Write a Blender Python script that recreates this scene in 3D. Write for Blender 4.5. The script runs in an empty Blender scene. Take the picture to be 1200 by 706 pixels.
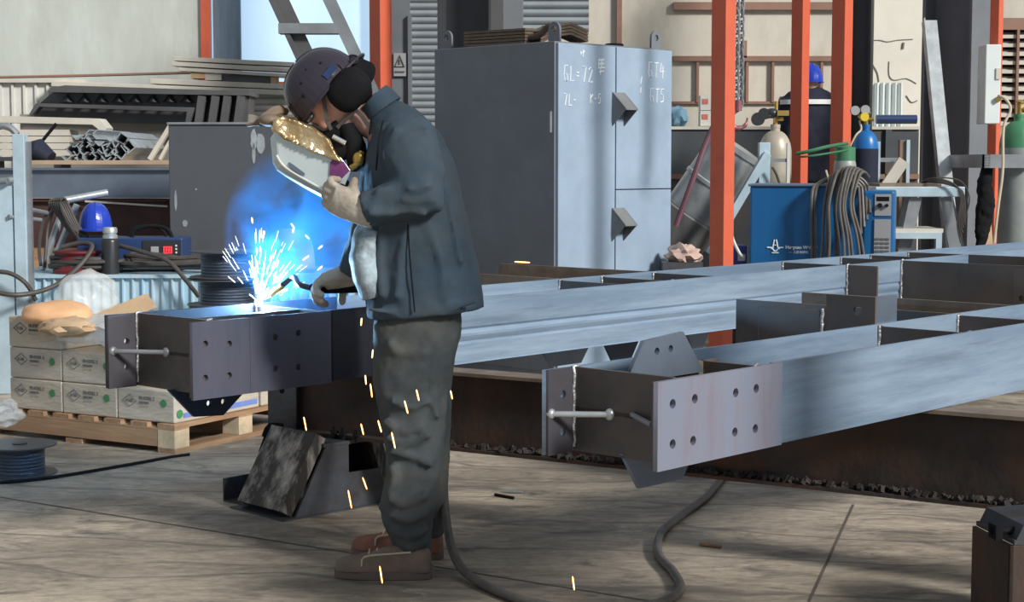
import bpy, bmesh, math, random
from mathutils import Vector, Matrix, Euler, noise
random.seed(7)
C = bpy.context.scene.collection
scn = bpy.context.scene
V = Vector
# ------------------------------------------------------------------ camera, light, exposure
F = 1950.0; CZ = 1.3; TILT = math.atan((353-190)/F)
cam_d = bpy.data.cameras.new('camera'); cam = bpy.data.objects.new('camera', cam_d); C.objects.link(cam)
cam_d.sensor_width = 36; cam_d.lens = 36*F/1200; cam_d.clip_end = 200
cam.location = (0, 0, CZ); cam.rotation_euler = (math.pi/2-TILT, 0, 0); scn.camera = cam
scn.view_settings.view_transform = 'Standard'; scn.view_settings.look = 'None'
scn.view_settings.gamma = 1; scn.view_settings.use_curve_mapping = False; scn.view_settings.exposure = 0.0
w = bpy.data.worlds.new('world'); scn.world = w; w.use_nodes = True
bg = w.node_tree.nodes['Background']; bg.inputs[0].default_value = (0.86, 0.93, 1.0, 1); bg.inputs[1].default_value = 0.40
sun_d = bpy.data.lights.new('daylight', 'SUN'); sun = bpy.data.objects.new('daylight', sun_d); C.objects.link(sun)
sun_d.energy = 4.3; sun_d.angle = math.radians(10); sun_d.color = (1.0, 0.965, 0.91)
sun.rotation_euler = V((0.74, -0.67, 0.56)).to_track_quat('Z', 'Y').to_euler()

# ------------------------------------------------------------------ pixel -> world
def ray(px, py):
    a = (px-600)/F; b = (353-py)/F
    return V((a, math.cos(TILT)+b*math.sin(TILT), -math.sin(TILT)+b*math.cos(TILT)))
def G(px, py, z=0):
    r = ray(px, py); t = (z-CZ)/r.z; return V((r.x*t, r.y*t, z))
def P(px, py, Y):
    r = ray(px, py); t = Y/r.y; return V((r.x*t, Y, CZ+r.z*t))
class Frame:
    def __init__(s, o, e):
        s.o = o; d = (e-o); d.z = 0; s.u = d.normalized(); s.v = V((-s.u.y, s.u.x, 0)); s.rz = math.atan2(s.u.y, s.u.x)
    def loc(s, p):
        d = p-s.o; return d.dot(s.u), d.dot(s.v)
    def hq(s, px, py, c=0):      # ray meets plane q=c -> (s, z)
        r = ray(px, py); t = (c+s.o.x*s.v.x+s.o.y*s.v.y)/(r.x*s.v.x+r.y*s.v.y); p = r*t
        return s.loc(V((p.x, p.y, 0)))[0], CZ+p.z
    def hs(s, px, py, c=0):      # ray meets plane s=c -> (q, z)
        r = ray(px, py); t = (c+s.o.x*s.u.x+s.o.y*s.u.y)/(r.x*s.u.x+r.y*s.u.y); p = r*t
        return s.loc(V((p.x, p.y, 0)))[1], CZ+p.z

# ------------------------------------------------------------------ materials
def M(name, col, rough=0.5, metal=0.0, var=0.15, scale=5.0, bump=0.0, bscale=40.0, stain=None, samt=0.35, sscale=3.0, stretch=(1, 1, 1), emit=None, estr=0, alpha=1.0, trans=0.0, spec=0.5):
    m = bpy.data.materials.new(name); m.use_nodes = True; nt = m.node_tree; N = nt.nodes; L = nt.links
    p = N['Principled BSDF']
    tc = N.new('ShaderNodeTexCoord'); mp = N.new('ShaderNodeMapping'); mp.inputs['Scale'].default_value = stretch
    L.new(tc.outputs['Object'], mp.inputs[0])
    n = N.new('ShaderNodeTexNoise'); n.inputs['Scale'].default_value = scale; n.inputs['Detail'].default_value = 6; n.inputs['Roughness'].default_value = 0.6
    L.new(mp.outputs[0], n.inputs['Vector'])
    r = N.new('ShaderNodeValToRGB'); c = V(col[:3])
    r.color_ramp.elements[0].position = 0.3; r.color_ramp.elements[1].position = 0.7
    r.color_ramp.elements[0].color = (*[max(0, x*(1-var)) for x in c], 1); r.color_ramp.elements[1].color = (*[min(1, x*(1+var)) for x in c], 1)
    L.new(n.outputs[0], r.inputs[0]); out = r.outputs[0]
    if stain:
        n2 = N.new('ShaderNodeTexNoise'); n2.inputs['Scale'].default_value = sscale; n2.inputs['Detail'].default_value = 8; n2.inputs['Roughness'].default_value = 0.7
        L.new(mp.outputs[0], n2.inputs['Vector'])
        r2 = N.new('ShaderNodeValToRGB'); r2.color_ramp.elements[0].position = 1-samt-0.08-0.15; r2.color_ramp.elements[1].position = 1-samt+0.1-0.1
        L.new(n2.outputs[0], r2.inputs[0])
        mx = N.new('ShaderNodeMixRGB'); L.new(r2.outputs[0], mx.inputs[0]); L.new(out, mx.inputs[1]); mx.inputs[2].default_value = (*stain[:3], 1); out = mx.outputs[0]
    L.new(out, p.inputs['Base Color'])
    p.inputs['Roughness'].default_value = rough; p.inputs['Metallic'].default_value = metal
    p.inputs['Specular IOR Level'].default_value = spec
    if bump:
        n3 = N.new('ShaderNodeTexNoise'); n3.inputs['Scale'].default_value = bscale; n3.inputs['Detail'].default_value = 5
        L.new(mp.outputs[0], n3.inputs['Vector']); b = N.new('ShaderNodeBump'); b.inputs['Strength'].default_value = bump; b.inputs['Distance'].default_value = 0.01
        L.new(n3.outputs[0], b.inputs['Height']); L.new(b.outputs[0], p.inputs['Normal'])
    if emit:
        p.inputs['Emission Color'].default_value = (*emit, 1); p.inputs['Emission Strength'].default_value = estr
    if alpha < 1: p.inputs['Alpha'].default_value = alpha
    if trans: p.inputs['Transmission Weight'].default_value = trans
    return m
def wood_mat(name, a, b, stretch=(.8, 9, 9)):
    return M(name, a, 0.75, 0, 0.22, 3.0, 0.15, 8, stain=b, samt=0.42, sscale=2.2, stretch=stretch)
mt = {}
mt['steel_blue'] = M('blue_mill_steel', (0.22, 0.31, 0.43), 0.40, 0.40, 0.2, 2.2, 0.05, 30, stain=(0.36, 0.48, 0.62), samt=0.35, sscale=1.6, stretch=(0.5, 2, 6))
mt['steel_dark'] = M('dark_mill_steel', (0.085, 0.082, 0.085), 0.45, 0.3, 0.3, 4, 0.06, 30, stain=(0.13, 0.10, 0.085), samt=0.4, sscale=2.5)
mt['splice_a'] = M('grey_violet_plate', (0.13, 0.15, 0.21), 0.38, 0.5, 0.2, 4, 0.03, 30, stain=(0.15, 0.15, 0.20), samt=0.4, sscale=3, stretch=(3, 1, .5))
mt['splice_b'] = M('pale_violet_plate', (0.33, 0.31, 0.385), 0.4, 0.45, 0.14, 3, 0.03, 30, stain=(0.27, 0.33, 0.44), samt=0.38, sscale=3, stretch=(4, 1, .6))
mt['end_tab'] = M('dull_violet_steel', (0.085, 0.08, 0.095), 0.45, 0.35, 0.2, 4, 0.04)
mt['navy_steel'] = M('dark_navy_steel', (0.045, 0.05, 0.07), 0.35, 0.4, 0.35, 5, 0.03)
mt['navy_plate'] = M('navy_painted_plate', (0.03, 0.05, 0.10), 0.4, 0.3, 0.2)
mt['gusset'] = M('blue_grey_plate', (0.17, 0.21, 0.27), 0.4, 0.5, 0.15, 6)
mt['weld'] = M('weld_bead', (0.34, 0.35, 0.36), 0.42, 0.6, 0.35, 60, 0.6, 80)
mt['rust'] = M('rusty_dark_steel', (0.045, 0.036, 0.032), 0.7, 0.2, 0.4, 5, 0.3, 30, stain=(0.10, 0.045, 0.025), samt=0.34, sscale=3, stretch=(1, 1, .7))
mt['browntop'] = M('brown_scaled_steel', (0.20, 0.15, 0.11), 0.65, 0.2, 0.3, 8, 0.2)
mt['debris'] = M('slag_debris', (0.028, 0.023, 0.021), 0.8, 0.1, 0.6, 30)
mt['stand'] = M('stand_steel', (0.085, 0.095, 0.115), 0.5, 0.4, 0.25, 5, 0.1, stain=(0.05, 0.04, 0.035), samt=0.35)
mt['scraped'] = M('scraped_channel_steel', (0.035, 0.03, 0.027), 0.6, 0.2, 0.3, 5, 0.3, 20, stain=(0.48, 0.45, 0.41), samt=0.31, sscale=3.0, stretch=(4, 4, .9))
mt['cab_shaded'] = M('cabinet_paint_shaded', (0.17, 0.19, 0.215), 0.55, 0.1, 0.12, 3, 0.03, 20, stain=(0.15, 0.165, 0.19), samt=0.38, sscale=2.0)  # body colour darkened to deepen the shade on the unlit side
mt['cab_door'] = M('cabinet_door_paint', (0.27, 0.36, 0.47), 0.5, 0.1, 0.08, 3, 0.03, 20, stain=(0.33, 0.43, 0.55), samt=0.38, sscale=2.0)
mt['orange'] = M('orange_paint', (0.62, 0.125, 0.06), 0.45, 0, 0.10, 3, 0.03, stain=(0.50, 0.09, 0.05), samt=0.3)
mt['col_dark'] = M('dark_grey_column', (0.055, 0.058, 0.065), 0.55, 0.1, 0.15, 3)
mt['col_light'] = M('grey_column_paint', (0.15, 0.165, 0.185), 0.55, 0.1, 0.12, 3)
mt['pale_blue'] = M('pale_blue_steel', (0.45, 0.58, 0.66), 0.45, 0.25, 0.15, 6)
mt['galv'] = M('galvanised_steel', (0.48, 0.52, 0.54), 0.35, 0.6, 0.2, 12)
mt['grey_steel'] = M('grey_steel', (0.26, 0.28, 0.30), 0.45, 0.4, 0.2, 6)
mt['tube_grey'] = M('streaked_grey_tube', (0.30, 0.31, 0.31), 0.35, 0.4, 0.25, 4, 0, stain=(0.17, 0.17, 0.17), samt=0.38, sscale=2, stretch=(4, 4, .6))
mt['white'] = M('white_paint', (0.62, 0.62, 0.58), 0.5, 0, 0.08)
mt['cream'] = M('cream_profile', (0.58, 0.55, 0.48), 0.5, 0.05, 0.1, 5)
mt['elec'] = M('white_box_paint', (0.70, 0.76, 0.76), 0.4, 0, 0.04)
mt['wood'] = wood_mat('pallet_wood', (0.46, 0.29, 0.16), (0.30, 0.17, 0.09))
mt['wood_y'] = wood_mat('pallet_wood_lengthwise', (0.46, 0.29, 0.16), (0.34, 0.20, 0.11), (9, .8, 9))
mt['wood_end'] = M('pale_end_grain', (0.58, 0.44, 0.28), 0.8, 0, 0.2, 20)
mt['carton'] = M('film_wrapped_carton', (0.44, 0.37, 0.285), 0.35, 0, 0.12, 6, 0.35, 18, stain=(0.54, 0.48, 0.39), samt=0.4, sscale=4, stretch=(1, 1, 4))
mt['carton_side'] = M('white_carton_side', (0.62, 0.66, 0.70), 0.4, 0, 0.1, 6)
mt['print'] = M('grey_print', (0.16, 0.155, 0.15), 0.7, 0, 0.1)
mt['green_print'] = M('green_print', (0.06, 0.22, 0.08), 0.6, 0, 0.2)
mt['red_print'] = M('red_print', (0.55, 0.16, 0.12), 0.6, 0, 0.2)
mt['blue_print'] = M('blue_print', (0.15, 0.22, 0.50), 0.6, 0, 0.2)
mt['peach'] = M('peach_foam', (0.72, 0.40, 0.20), 0.6, 0, 0.12, 6)
mt['kraft'] = M('kraft_cardboard', (0.50, 0.34, 0.20), 0.7, 0, 0.15, 6)
mt['film'] = M('clear_plastic_film', (0.75, 0.78, 0.76), 0.25, 0, 0.1, 10, 0.4, 14, alpha=0.42)
mt['black'] = M('black_rubber', (0.010, 0.010, 0.012), 0.8, 0, 0.2, spec=0.15)
mt['cable'] = M('dusty_cable_rubber', (0.06, 0.053, 0.048), 0.55, 0, 0.25, 20)
mt['hose'] = M('grey_brown_hose', (0.10, 0.09, 0.08), 0.5, 0, 0.25, 20)
mt['black_pl'] = M('black_plastic', (0.025, 0.027, 0.03), 0.35, 0, 0.1)
mt['spool_rim'] = M('spool_rim_grey', (0.07, 0.075, 0.085), 0.35, 0.1, 0.1)
mt['wire'] = M('blued_wire', (0.09, 0.115, 0.16), 0.35, 0.7, 0.35, 40, 0.5, 90, stretch=(.2, .2, 6))
mt['blue_mach'] = M('blue_machine_paint', (0.006, 0.105, 0.29), 0.4, 0, 0.06, 3)
mt['blue_bot'] = M('blue_bottle_paint', (0.01, 0.14, 0.42), 0.35, 0, 0.1)
mt['navy_mach'] = M('navy_machine_paint', (0.02, 0.045, 0.13), 0.4, 0, 0.1)
mt['violet_mach'] = M('violet_blue_paint', (0.05, 0.06, 0.30), 0.4, 0, 0.1)
mt['blue_hat'] = M('blue_hard_hat', (0.015, 0.05, 0.42), 0.28, 0, 0.05)
mt['panel_grey'] = M('control_panel_grey', (0.32, 0.33, 0.34), 0.5, 0, 0.08)
mt['vent'] = M('vent_grey', (0.12, 0.12, 0.125), 0.5, 0, 0.05)
mt['red_led'] = M('red_display', (0.4, 0.02, 0.02), 0.4, emit=(1, 0.03, 0.04), estr=2.0)
mt['red_drum'] = M('dark_red_plastic', (0.14, 0.015, 0.02), 0.5, 0, 0.2)
mt['green_cyl'] = M('green_bottle_paint', (0.06, 0.22, 0.11), 0.4, 0, 0.15)
mt['cyl_grey'] = M('grey_bottle_paint', (0.30, 0.33, 0.32), 0.5, 0.1, 0.15, 6)
mt['cyl_cream'] = M('cream_bottle_paint', (0.42, 0.38, 0.31), 0.4, 0.1, 0.15, 6)
mt['brass'] = M('brass', (0.62, 0.42, 0.12), 0.3, 0.8, 0.2)
mt['yellow'] = M('yellow_plastic', (0.70, 0.52, 0.04), 0.4, 0, 0.1)
mt['cuff'] = M('pale_rope', (0.55, 0.48, 0.36), 0.8, 0, 0.15)
mt['dark_bin'] = M('dark_blue_bin', (0.075, 0.09, 0.105), 0.5, 0.2, 0.2, 3, stain=(0.10, 0.075, 0.06), samt=0.3)
mt['charcoal'] = M('charcoal_sheet', (0.10, 0.10, 0.105), 0.5, 0.2, 0.18, 4)
mt['brown'] = M('brown_frame', (0.26, 0.15, 0.11), 0.6, 0, 0.15)
mt['board'] = M('brown_board', (0.42, 0.31, 0.22), 0.7, 0, 0.15)
mt['maroon'] = M('dark_maroon_beam', (0.07, 0.03, 0.028), 0.6, 0.1, 0.25)
mt['skin'] = M('skin', (0.50, 0.285, 0.235), 0.5, 0, 0.10, 12)
mt['jacket'] = M('dark_teal_cotton', (0.038, 0.070, 0.104), 0.85, 0, 0.28, 5, 0.5, 14, stain=(0.054, 0.072, 0.086), samt=0.36, sscale=4)
mt['trouser'] = M('dusty_grey_cotton', (0.046, 0.060, 0.068), 0.9, 0, 0.25, 6, 0.6, 12, stain=(0.085, 0.088, 0.082), samt=0.38, sscale=5)
mt['shoe'] = M('dusty_suede', (0.175, 0.135, 0.11), 0.9, 0, 0.22, 14, 0.3)
mt['shoe_red'] = M('reddish_suede', (0.26, 0.115, 0.08), 0.9, 0, 0.22, 14, 0.3)
mt['sole'] = M('shoe_sole', (0.15, 0.12, 0.10), 0.8, 0, 0.2)
mt['helmet'] = M('dark_violet_shell', (0.036, 0.030, 0.046), 0.28, 0, 0.15, 6)
mt['glove'] = M('pale_leather_glove', (0.50, 0.46, 0.40), 0.8, 0, 0.25, 10, 0.5, 30, stain=(0.25, 0.19, 0.13), samt=0.32, sscale=6)
mt['gold'] = M('gold_foil', (0.66, 0.46, 0.22), 0.28, 0.85, 0.35, 12, 1.0, 26, stain=(0.80, 0.66, 0.42), samt=0.35, sscale=9)
mt['shield'] = M('silver_shield', (0.60, 0.68, 0.68), 0.28, 0.4, 0.08, 4)
mt['purple'] = M('purple_glass', (0.22, 0.06, 0.20), 0.2, 0.2, 0.4, 10)
mt['navy_cloth_and_shade'] = M('navy_cotton_and_shade', (0.012, 0.016, 0.035), 0.85, 0, 0.2)
mt['reflective'] = M('reflective_strip', (0.75, 0.78, 0.78), 0.4, 0, 0.05)
mt['belt'] = M('worn_lifting_belt', (0.115, 0.085, 0.06), 0.85, 0, 0.4, 20, 0.6, 40, stretch=(1, 1, 8))
mt['pink'] = M('pinkish_rag', (0.55, 0.40, 0.34), 0.85, 0, 0.25, 8, 0.5)
mt['chalk'] = M('chalk', (0.78, 0.83, 0.88), 0.9, 0, 0.05)
mt['logo'] = M('white_print', (0.75, 0.85, 0.92), 0.6, 0, 0.03)
mt['purple_hose'] = M('purple_hose', (0.16, 0.07, 0.10), 0.5)
mt['spark'] = M('hot_spark', (1, 0.5, 0.2), 0.5, emit=(1.0, 0.42, 0.16), estr=4.5)
mt['spark_w'] = M('white_hot_spark', (1, 0.9, 0.7), 0.5, emit=(1.0, 0.60, 0.34), estr=2.6)
mt['arc'] = M('arc_spot', (1, 1, 1), 0.5, emit=(0.75, 0.9, 1.0), estr=60.0)
mt['pane'] = M('daylit_window_film', (0.35, 0.45, 0.52), 0.5, 0, 0.2, 1.5, emit=(0.46, 0.66, 0.88), estr=0.85)
mt['shutter'] = M('shutter_slats', (0.33, 0.37, 0.40), 0.4, 0.4, 0.1)
mt['zinc_box'] = M('blue_white_corrugate', (0.38, 0.60, 0.74), 0.4, 0.25, 0.18, 3, stain=(0.52, 0.66, 0.73), samt=0.4, sscale=4, stretch=(6, 1, .6))
mt['dome'] = M('pale_cover', (0.55, 0.55, 0.60), 0.5, 0, 0.06)

# floor & wall materials
def floor_mat():
    m = bpy.data.materials.new('worn_concrete'); m.use_nodes = True; nt = m.node_tree; N = nt.nodes; L = nt.links; p = N['Principled BSDF']
    tc = N.new('ShaderNodeTexCoord'); mp = N.new('ShaderNodeMapping'); mp.inputs['Rotation'].default_value = (0, 0, 0.35); mp.inputs['Scale'].default_value = (1.0, 2.2, 1)
    L.new(tc.outputs['Object'], mp.inputs[0])
    def noi(s, d, r, dist=0):
        n = N.new('ShaderNodeTexNoise'); n.inputs['Scale'].default_value = s; n.inputs['Detail'].default_value = d; n.inputs['Roughness'].default_value = r; n.inputs['Distortion'].default_value = dist
        L.new(mp.outputs[0], n.inputs['Vector']); return n
    def ramp(src, stops):
        r = N.new('ShaderNodeValToRGB'); e = r.color_ramp.elements
        e[0].position, e[0].color = stops[0][0], (*stops[0][1], 1); e[1].position, e[1].color = stops[1][0], (*stops[1][1], 1)
        for q in stops[2:]:
            x = e.new(q[0]); x.color = (*q[1], 1)
        L.new(src, r.inputs[0]); return r.outputs[0]
    def mix(f, a, b, mode='MIX', fac=None):
        x = N.new('ShaderNodeMixRGB'); x.blend_type = mode
        if f is not None: L.new(f, x.inputs[0])
        else: x.inputs[0].default_value = fac
        for i, s in ((1, a), (2, b)):
            if isinstance(s, tuple): x.inputs[i].default_value = (*s, 1)
            else: L.new(s, x.inputs[i])
        return x.outputs[0]
    base = ramp(noi(0.9, 8, 0.65, 0.6).outputs[0], [(0.32, (0.235, 0.198, 0.156)), (0.68, (0.56, 0.475, 0.37))])
    fine = ramp(noi(14, 8, 0.75).outputs[0], [(0.35, (0.55, 0.55, 0.55)), (0.65, (1.18, 1.18, 1.18))])
    c = mix(None, base, fine, 'MULTIPLY', 0.8)
    dark = ramp(noi(2.4, 9, 0.72, 1.2).outputs[0], [(0.50, (0, 0, 0)), (0.66, (1, 1, 1))])
    c = mix(dark, c, (0.125, 0.108, 0.094))
    pale = ramp(noi(3.4, 9, 0.7, 1.5).outputs[0], [(0.58, (0, 0, 0)), (0.72, (0.7, 0.7, 0.7))])
    c = mix(pale, c, (0.56, 0.49, 0.41))
    # curved tyre scuffs
    wv = N.new('ShaderNodeTexWave'); wv.wave_type = 'RINGS'; wv.inputs['Scale'].default_value = 0.35; wv.inputs['Distortion'].default_value = 9; wv.inputs['Detail'].default_value = 4; wv.inputs['Detail Scale'].default_value = 1.2
    L.new(mp.outputs[0], wv.inputs['Vector'])
    sc = ramp(wv.outputs[0], [(0.985, (0, 0, 0)), (1.0, (0.6, 0.6, 0.6))]); c = mix(sc, c, (0.09, 0.08, 0.075))
    L.new(c, p.inputs['Base Color']); p.inputs['Roughness'].default_value = 0.62
    b = N.new('ShaderNodeBump'); b.inputs['Strength'].default_value = 0.25; b.inputs['Distance'].default_value = 0.01
    L.new(noi(20, 8, 0.7).outputs[0], b.inputs['Height']); L.new(b.outputs[0], p.inputs['Normal'])
    return m
mt['floor'] = floor_mat()
mt['joint'] = M('floor_joint', (0.10, 0.088, 0.075), 0.9)
mt['wall'] = M('stained_plaster', (0.58, 0.55, 0.48), 0.85, 0, 0.10, 1.5, 0.15, 12, stain=(0.50, 0.45, 0.37), samt=0.30, sscale=1.6, stretch=(1.6, 1, .8))
mt['wall_left'] = M('grey_green_plaster', (0.53, 0.57, 0.54), 0.8, 0, 0.10, 1.2, 0.1, 12, stain=(0.47, 0.49, 0.45), samt=0.38, sscale=2.2, stretch=(1.6, 1, .5))
mt['wall_patch'] = M('cracked_render', (0.74, 0.71, 0.63), 0.85, 0, 0.07, 2, 0.2, 10)

# ------------------------------------------------------------------ mesh builder
roots = {}
class B:
    def __init__(s): s.bm = bmesh.new(); s.smooth = False
    def _add(s, vs, fs):
        v = [s.bm.verts.new(x) for x in vs]
        for f in fs:
            try: s.bm.faces.new([v[i] for i in f])
            except ValueError: pass
        return v
    def box(s, c, d, rot=None):
        c = V(c); R = rot if isinstance(rot, Matrix) else (Euler(rot).to_matrix() if rot else Matrix.Identity(3))
        vs = [c+R@V((x*d[0]/2, y*d[1]/2, z*d[2]/2)) for x in (-1, 1) for y in (-1, 1) for z in (-1, 1)]
        s._add(vs, [(0, 1, 3, 2), (4, 6, 7, 5), (0, 4, 5, 1), (2, 3, 7, 6), (0, 2, 6, 4), (1, 5, 7, 3)]); return s
    def bb(s, x0, x1, y0, y1, z0, z1):
        return s.box(((x0+x1)/2, (y0+y1)/2, (z0+z1)/2), (abs(x1-x0), abs(y1-y0), abs(z1-z0)))
    def bar(s, p, q, w, h, up=(0, 0, 1)):
        p = V(p); q = V(q); t = (q-p); L = t.length; t.normalize(); a = V(up).cross(t)
        if a.length < 1e-4: a = V((1, 0, 0))
        a.normalize(); b = t.cross(a); R = Matrix((t, a, b)).transposed()
        return s.box((p+q)/2, (L, w, h), R)
    def prism(s, pts, d, mat4):        # pts in local xy, extruded along local z by d, placed by mat4
        n = len(pts); vs = [mat4@V((x, y, 0)) for x, y in pts]+[mat4@V((x, y, d)) for x, y in pts]
        fs = [tuple(range(n))[::-1], tuple(range(n, 2*n))]+[(i, (i+1) % n, n+(i+1) % n, n+i) for i in range(n)]
        s._add(vs, fs); return s
    def sweep(s, pts, prof):            # prof: 2d profile (side, up) swept along straight p0->p1
        p, q = V(pts[0]), V(pts[1]); t = (q-p).normalized(); a = V((0, 0, 1)).cross(t).normalized(); b = t.cross(a)
        n = len(prof); vs = [p+a*x+b*y for x, y in prof]+[q+a*x+b*y for x, y in prof]
        s._add(vs, [tuple(range(n)), tuple(range(2*n-1, n-1, -1))]+[(i, n+i, n+(i+1) % n, (i+1) % n) for i in range(n)]); return s
    def rings(s, rs, cap=True, closed=False):
        n = len(rs[0]); vv = [[s.bm.verts.new(p) for p in r] for r in rs]
        m = len(rs)
        for k in range(m if closed else m-1):
            a, b = vv[k], vv[(k+1) % m]
            for i in range(n):
                s.bm.faces.new((a[i], a[(i+1) % n], b[(i+1) % n], b[i]))
        if cap and not closed:
            s.bm.faces.new(vv[0][::-1]); s.bm.faces.new(vv[-1])
        return s
    def tube(s, pts, r, n=8, closed=False, smooth=2):
        pts = [V(p) for p in pts]
        if smooth and len(pts) > 2: pts = catmull(pts, smooth, closed)
        R = []; up = None; N = len(pts)
        for i, p in enumerate(pts):
            if closed: t = pts[(i+1) % N]-pts[i-1]
            else: t = pts[min(i+1, N-1)]-pts[max(i-1, 0)]
            if t.length < 1e-9: t = V((0, 0, 1))
            t.normalize()
            if up is None: up = V((0, 0, 1)) if abs(t.z) < 0.9 else V((0, 1, 0))
            a = up-t*up.dot(t)
            if a.length < 1e-5: a = t.orthogonal()
            a.normalize(); up = a; b = t.cross(a); rr = r[i*len(r)//N] if isinstance(r, (list, tuple)) else r
            R.append([p+(a*math.cos(k*2*math.pi/n)+b*math.sin(k*2*math.pi/n))*rr for k in range(n)])
        s.smooth = True
        return s.rings(R, closed=closed)
    def cyl(s, p, q, r, n=20, r2=None):
        p = V(p); q = V(q); t = (q-p).normalized(); a = t.orthogonal().normalized(); b = t.cross(a); r2 = r if r2 is None else r2
        s.smooth = True
        return s.rings([[p+(a*math.cos(k*2*math.pi/n)+b*math.sin(k*2*math.pi/n))*r for k in range(n)], [q+(a*math.cos(k*2*math.pi/n)+b*math.sin(k*2*math.pi/n))*r2 for k in range(n)]])
    def lathe(s, c, prof, n=24, axis=(0, 0, 1)):
        c = V(c); ax = V(axis).normalized(); a = ax.orthogonal().normalized(); b = ax.cross(a); s.smooth = True
        return s.rings([[c+ax*z+(a*math.cos(k*2*math.pi/n)+b*math.sin(k*2*math.pi/n))*max(r, 1e-4) for k in range(n)] for r, z in prof])
    def ell(s, c, rad, R=None, nu=20, nv=14, cut=None):
        c = V(c); R = R or Matrix.Identity(3); s.smooth = True; rr = []
        for j in range(nv+1):
            ph = math.pi*j/nv; ph = min(max(ph, 0.02), math.pi-0.02)
            rr.append([c+R@V((rad[0]*math.sin(ph)*math.cos(2*math.pi*i/nu), rad[1]*math.sin(ph)*math.sin(2*math.pi*i/nu), rad[2]*math.cos(ph))) for i in range(nu)])
        return s.rings(rr[::-1])
    def loft(s, items, side=(0, 1, 0), n=20, pw=2.3):   # items: (center, half_side, half_other)
        rs = []; N = len(items); sd = V(side)
        for i, (c, ra, rb) in enumerate(items):
            t = (V(items[min(i+1, N-1)][0])-V(items[max(i-1, 0)][0])).normalized()
            a = (sd-t*sd.dot(t)).normalized(); b = t.cross(a); ring = []
            for k in range(n):
                th = 2*math.pi*k/n; cx, sx = math.cos(th), math.sin(th)
                ring.append(V(c)+a*ra*math.copysign(abs(cx)**(2/pw), cx)+b*rb*math.copysign(abs(sx)**(2/pw), sx))
            rs.append(ring)
        s.smooth = True
        return s.rings(rs)
    def build(s, name, mat, parent=None, world=False, bevel=0, smooth=None, label=None):
        bmesh.ops.recalc_face_normals(s.bm, faces=s.bm.faces)
        me = bpy.data.meshes.new(name)
        if world and parent is not None:
            r = parent
            while r.parent: r = r.parent
            s.bm.transform(roots[r.name].inverted())
        if s.smooth if smooth is None else smooth:
            for f in s.bm.faces: f.smooth = True
            for e in s.bm.edges:
                if len(e.link_faces) == 2 and e.calc_face_angle(0) > 0.7: e.smooth = False
        s.bm.to_mesh(me); s.bm.free()
        o = bpy.data.objects.new(name, me); C.objects.link(o); me.materials.append(mat if not isinstance(mat, str) else mt[mat]); o.parent = parent
        if label: o['label'] = label
        if bevel:
            md = o.modifiers.new('bevel', 'BEVEL'); md.width = bevel; md.segments = 2; md.limit_method = 'ANGLE'
        return o
def catmull(pts, k, closed=False):
    out = []; N = len(pts)
    for i in range(N if closed else N-1):
        if closed: a, b, c, d = pts[i-1], pts[i], pts[(i+1) % N], pts[(i+2) % N]
        else: a, b, c, d = pts[max(i-1, 0)], pts[i], pts[i+1], pts[min(i+2, N-1)]
        for j in range(k+1):
            t = j/(k+1); out.append(0.5*((2*b)+(c-a)*t+(2*a-5*b+4*c-d)*t*t+(3*b-a-3*c+d)*t**3))
    if not closed: out.append(pts[-1])
    return out
def thing(name, label, cat, loc=(0, 0, 0), rz=0, group=None):
    o = bpy.data.objects.new(name, None); C.objects.link(o); o.location = loc; o.rotation_euler = (0, 0, rz); o.empty_display_size = 0.1
    o['label'] = label; o['category'] = cat
    if group: o['group'] = group
    roots[o.name] = Matrix.Translation(V(loc))@Matrix.Rotation(rz, 4, 'Z'); return o
def tag(o, label, cat, group=None, kind=None):
    o['label'] = label; o['category'] = cat
    if group: o['group'] = group
    if kind: o['kind'] = kind
    if o.name not in roots: roots[o.name] = Matrix.Identity(4)
    return o
def struct(name, b, mat, bevel=0):
    o = b.build(name, mat, None, bevel=bevel); o['kind'] = 'structure'; return o
def dup(root, loc, rz, label, group=None):
    r = root.copy(); C.objects.link(r); r.location = loc; r.rotation_euler = (0, 0, rz); r['label'] = label
    roots[r.name] = Matrix.Translation(V(loc))@Matrix.Rotation(rz, 4, 'Z')
    if group: r['group'] = group
    def rec(src, dst):
        for ch in list(src.children):
            c = ch.copy(); C.objects.link(c); c.parent = dst; rec(ch, c)
    rec(root, r); return r
def holed(name, outline, holes, thick, mat4, mat, parent, hr=0.011, bevel=0.0008, label=None):
    """flat plate with round holes; outline/holes in local xy, thickness along local z"""
    cu = bpy.data.curves.new('tmp', 'CURVE'); cu.dimensions = '2D'; cu.fill_mode = 'BOTH'; cu.extrude = thick/2; cu.bevel_depth = 0
    def spl(pts):
        s = cu.splines.new('POLY'); s.points.add(len(pts)-1); s.use_cyclic_u = True
        for p, q in zip(s.points, pts): p.co = (q[0], q[1], 0, 1)
    spl(outline)
    for h in holes: spl([(h[0]+hr*math.cos(a*math.pi/8), h[1]+hr*math.sin(a*math.pi/8)) for a in range(16)])
    t = bpy.data.objects.new('tmp', cu); me = bpy.data.meshes.new_from_object(t); bpy.data.objects.remove(t); bpy.data.curves.remove(cu)
    me.transform(Matrix.Translation((0, 0, thick/2))); me.transform(mat4); me.materials.clear(); me.materials.append(mt[mat]); me.name = name
    o = bpy.data.objects.new(name, me); C.objects.link(o); o.parent = parent
    if label: o['label'] = label
    return o
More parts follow.
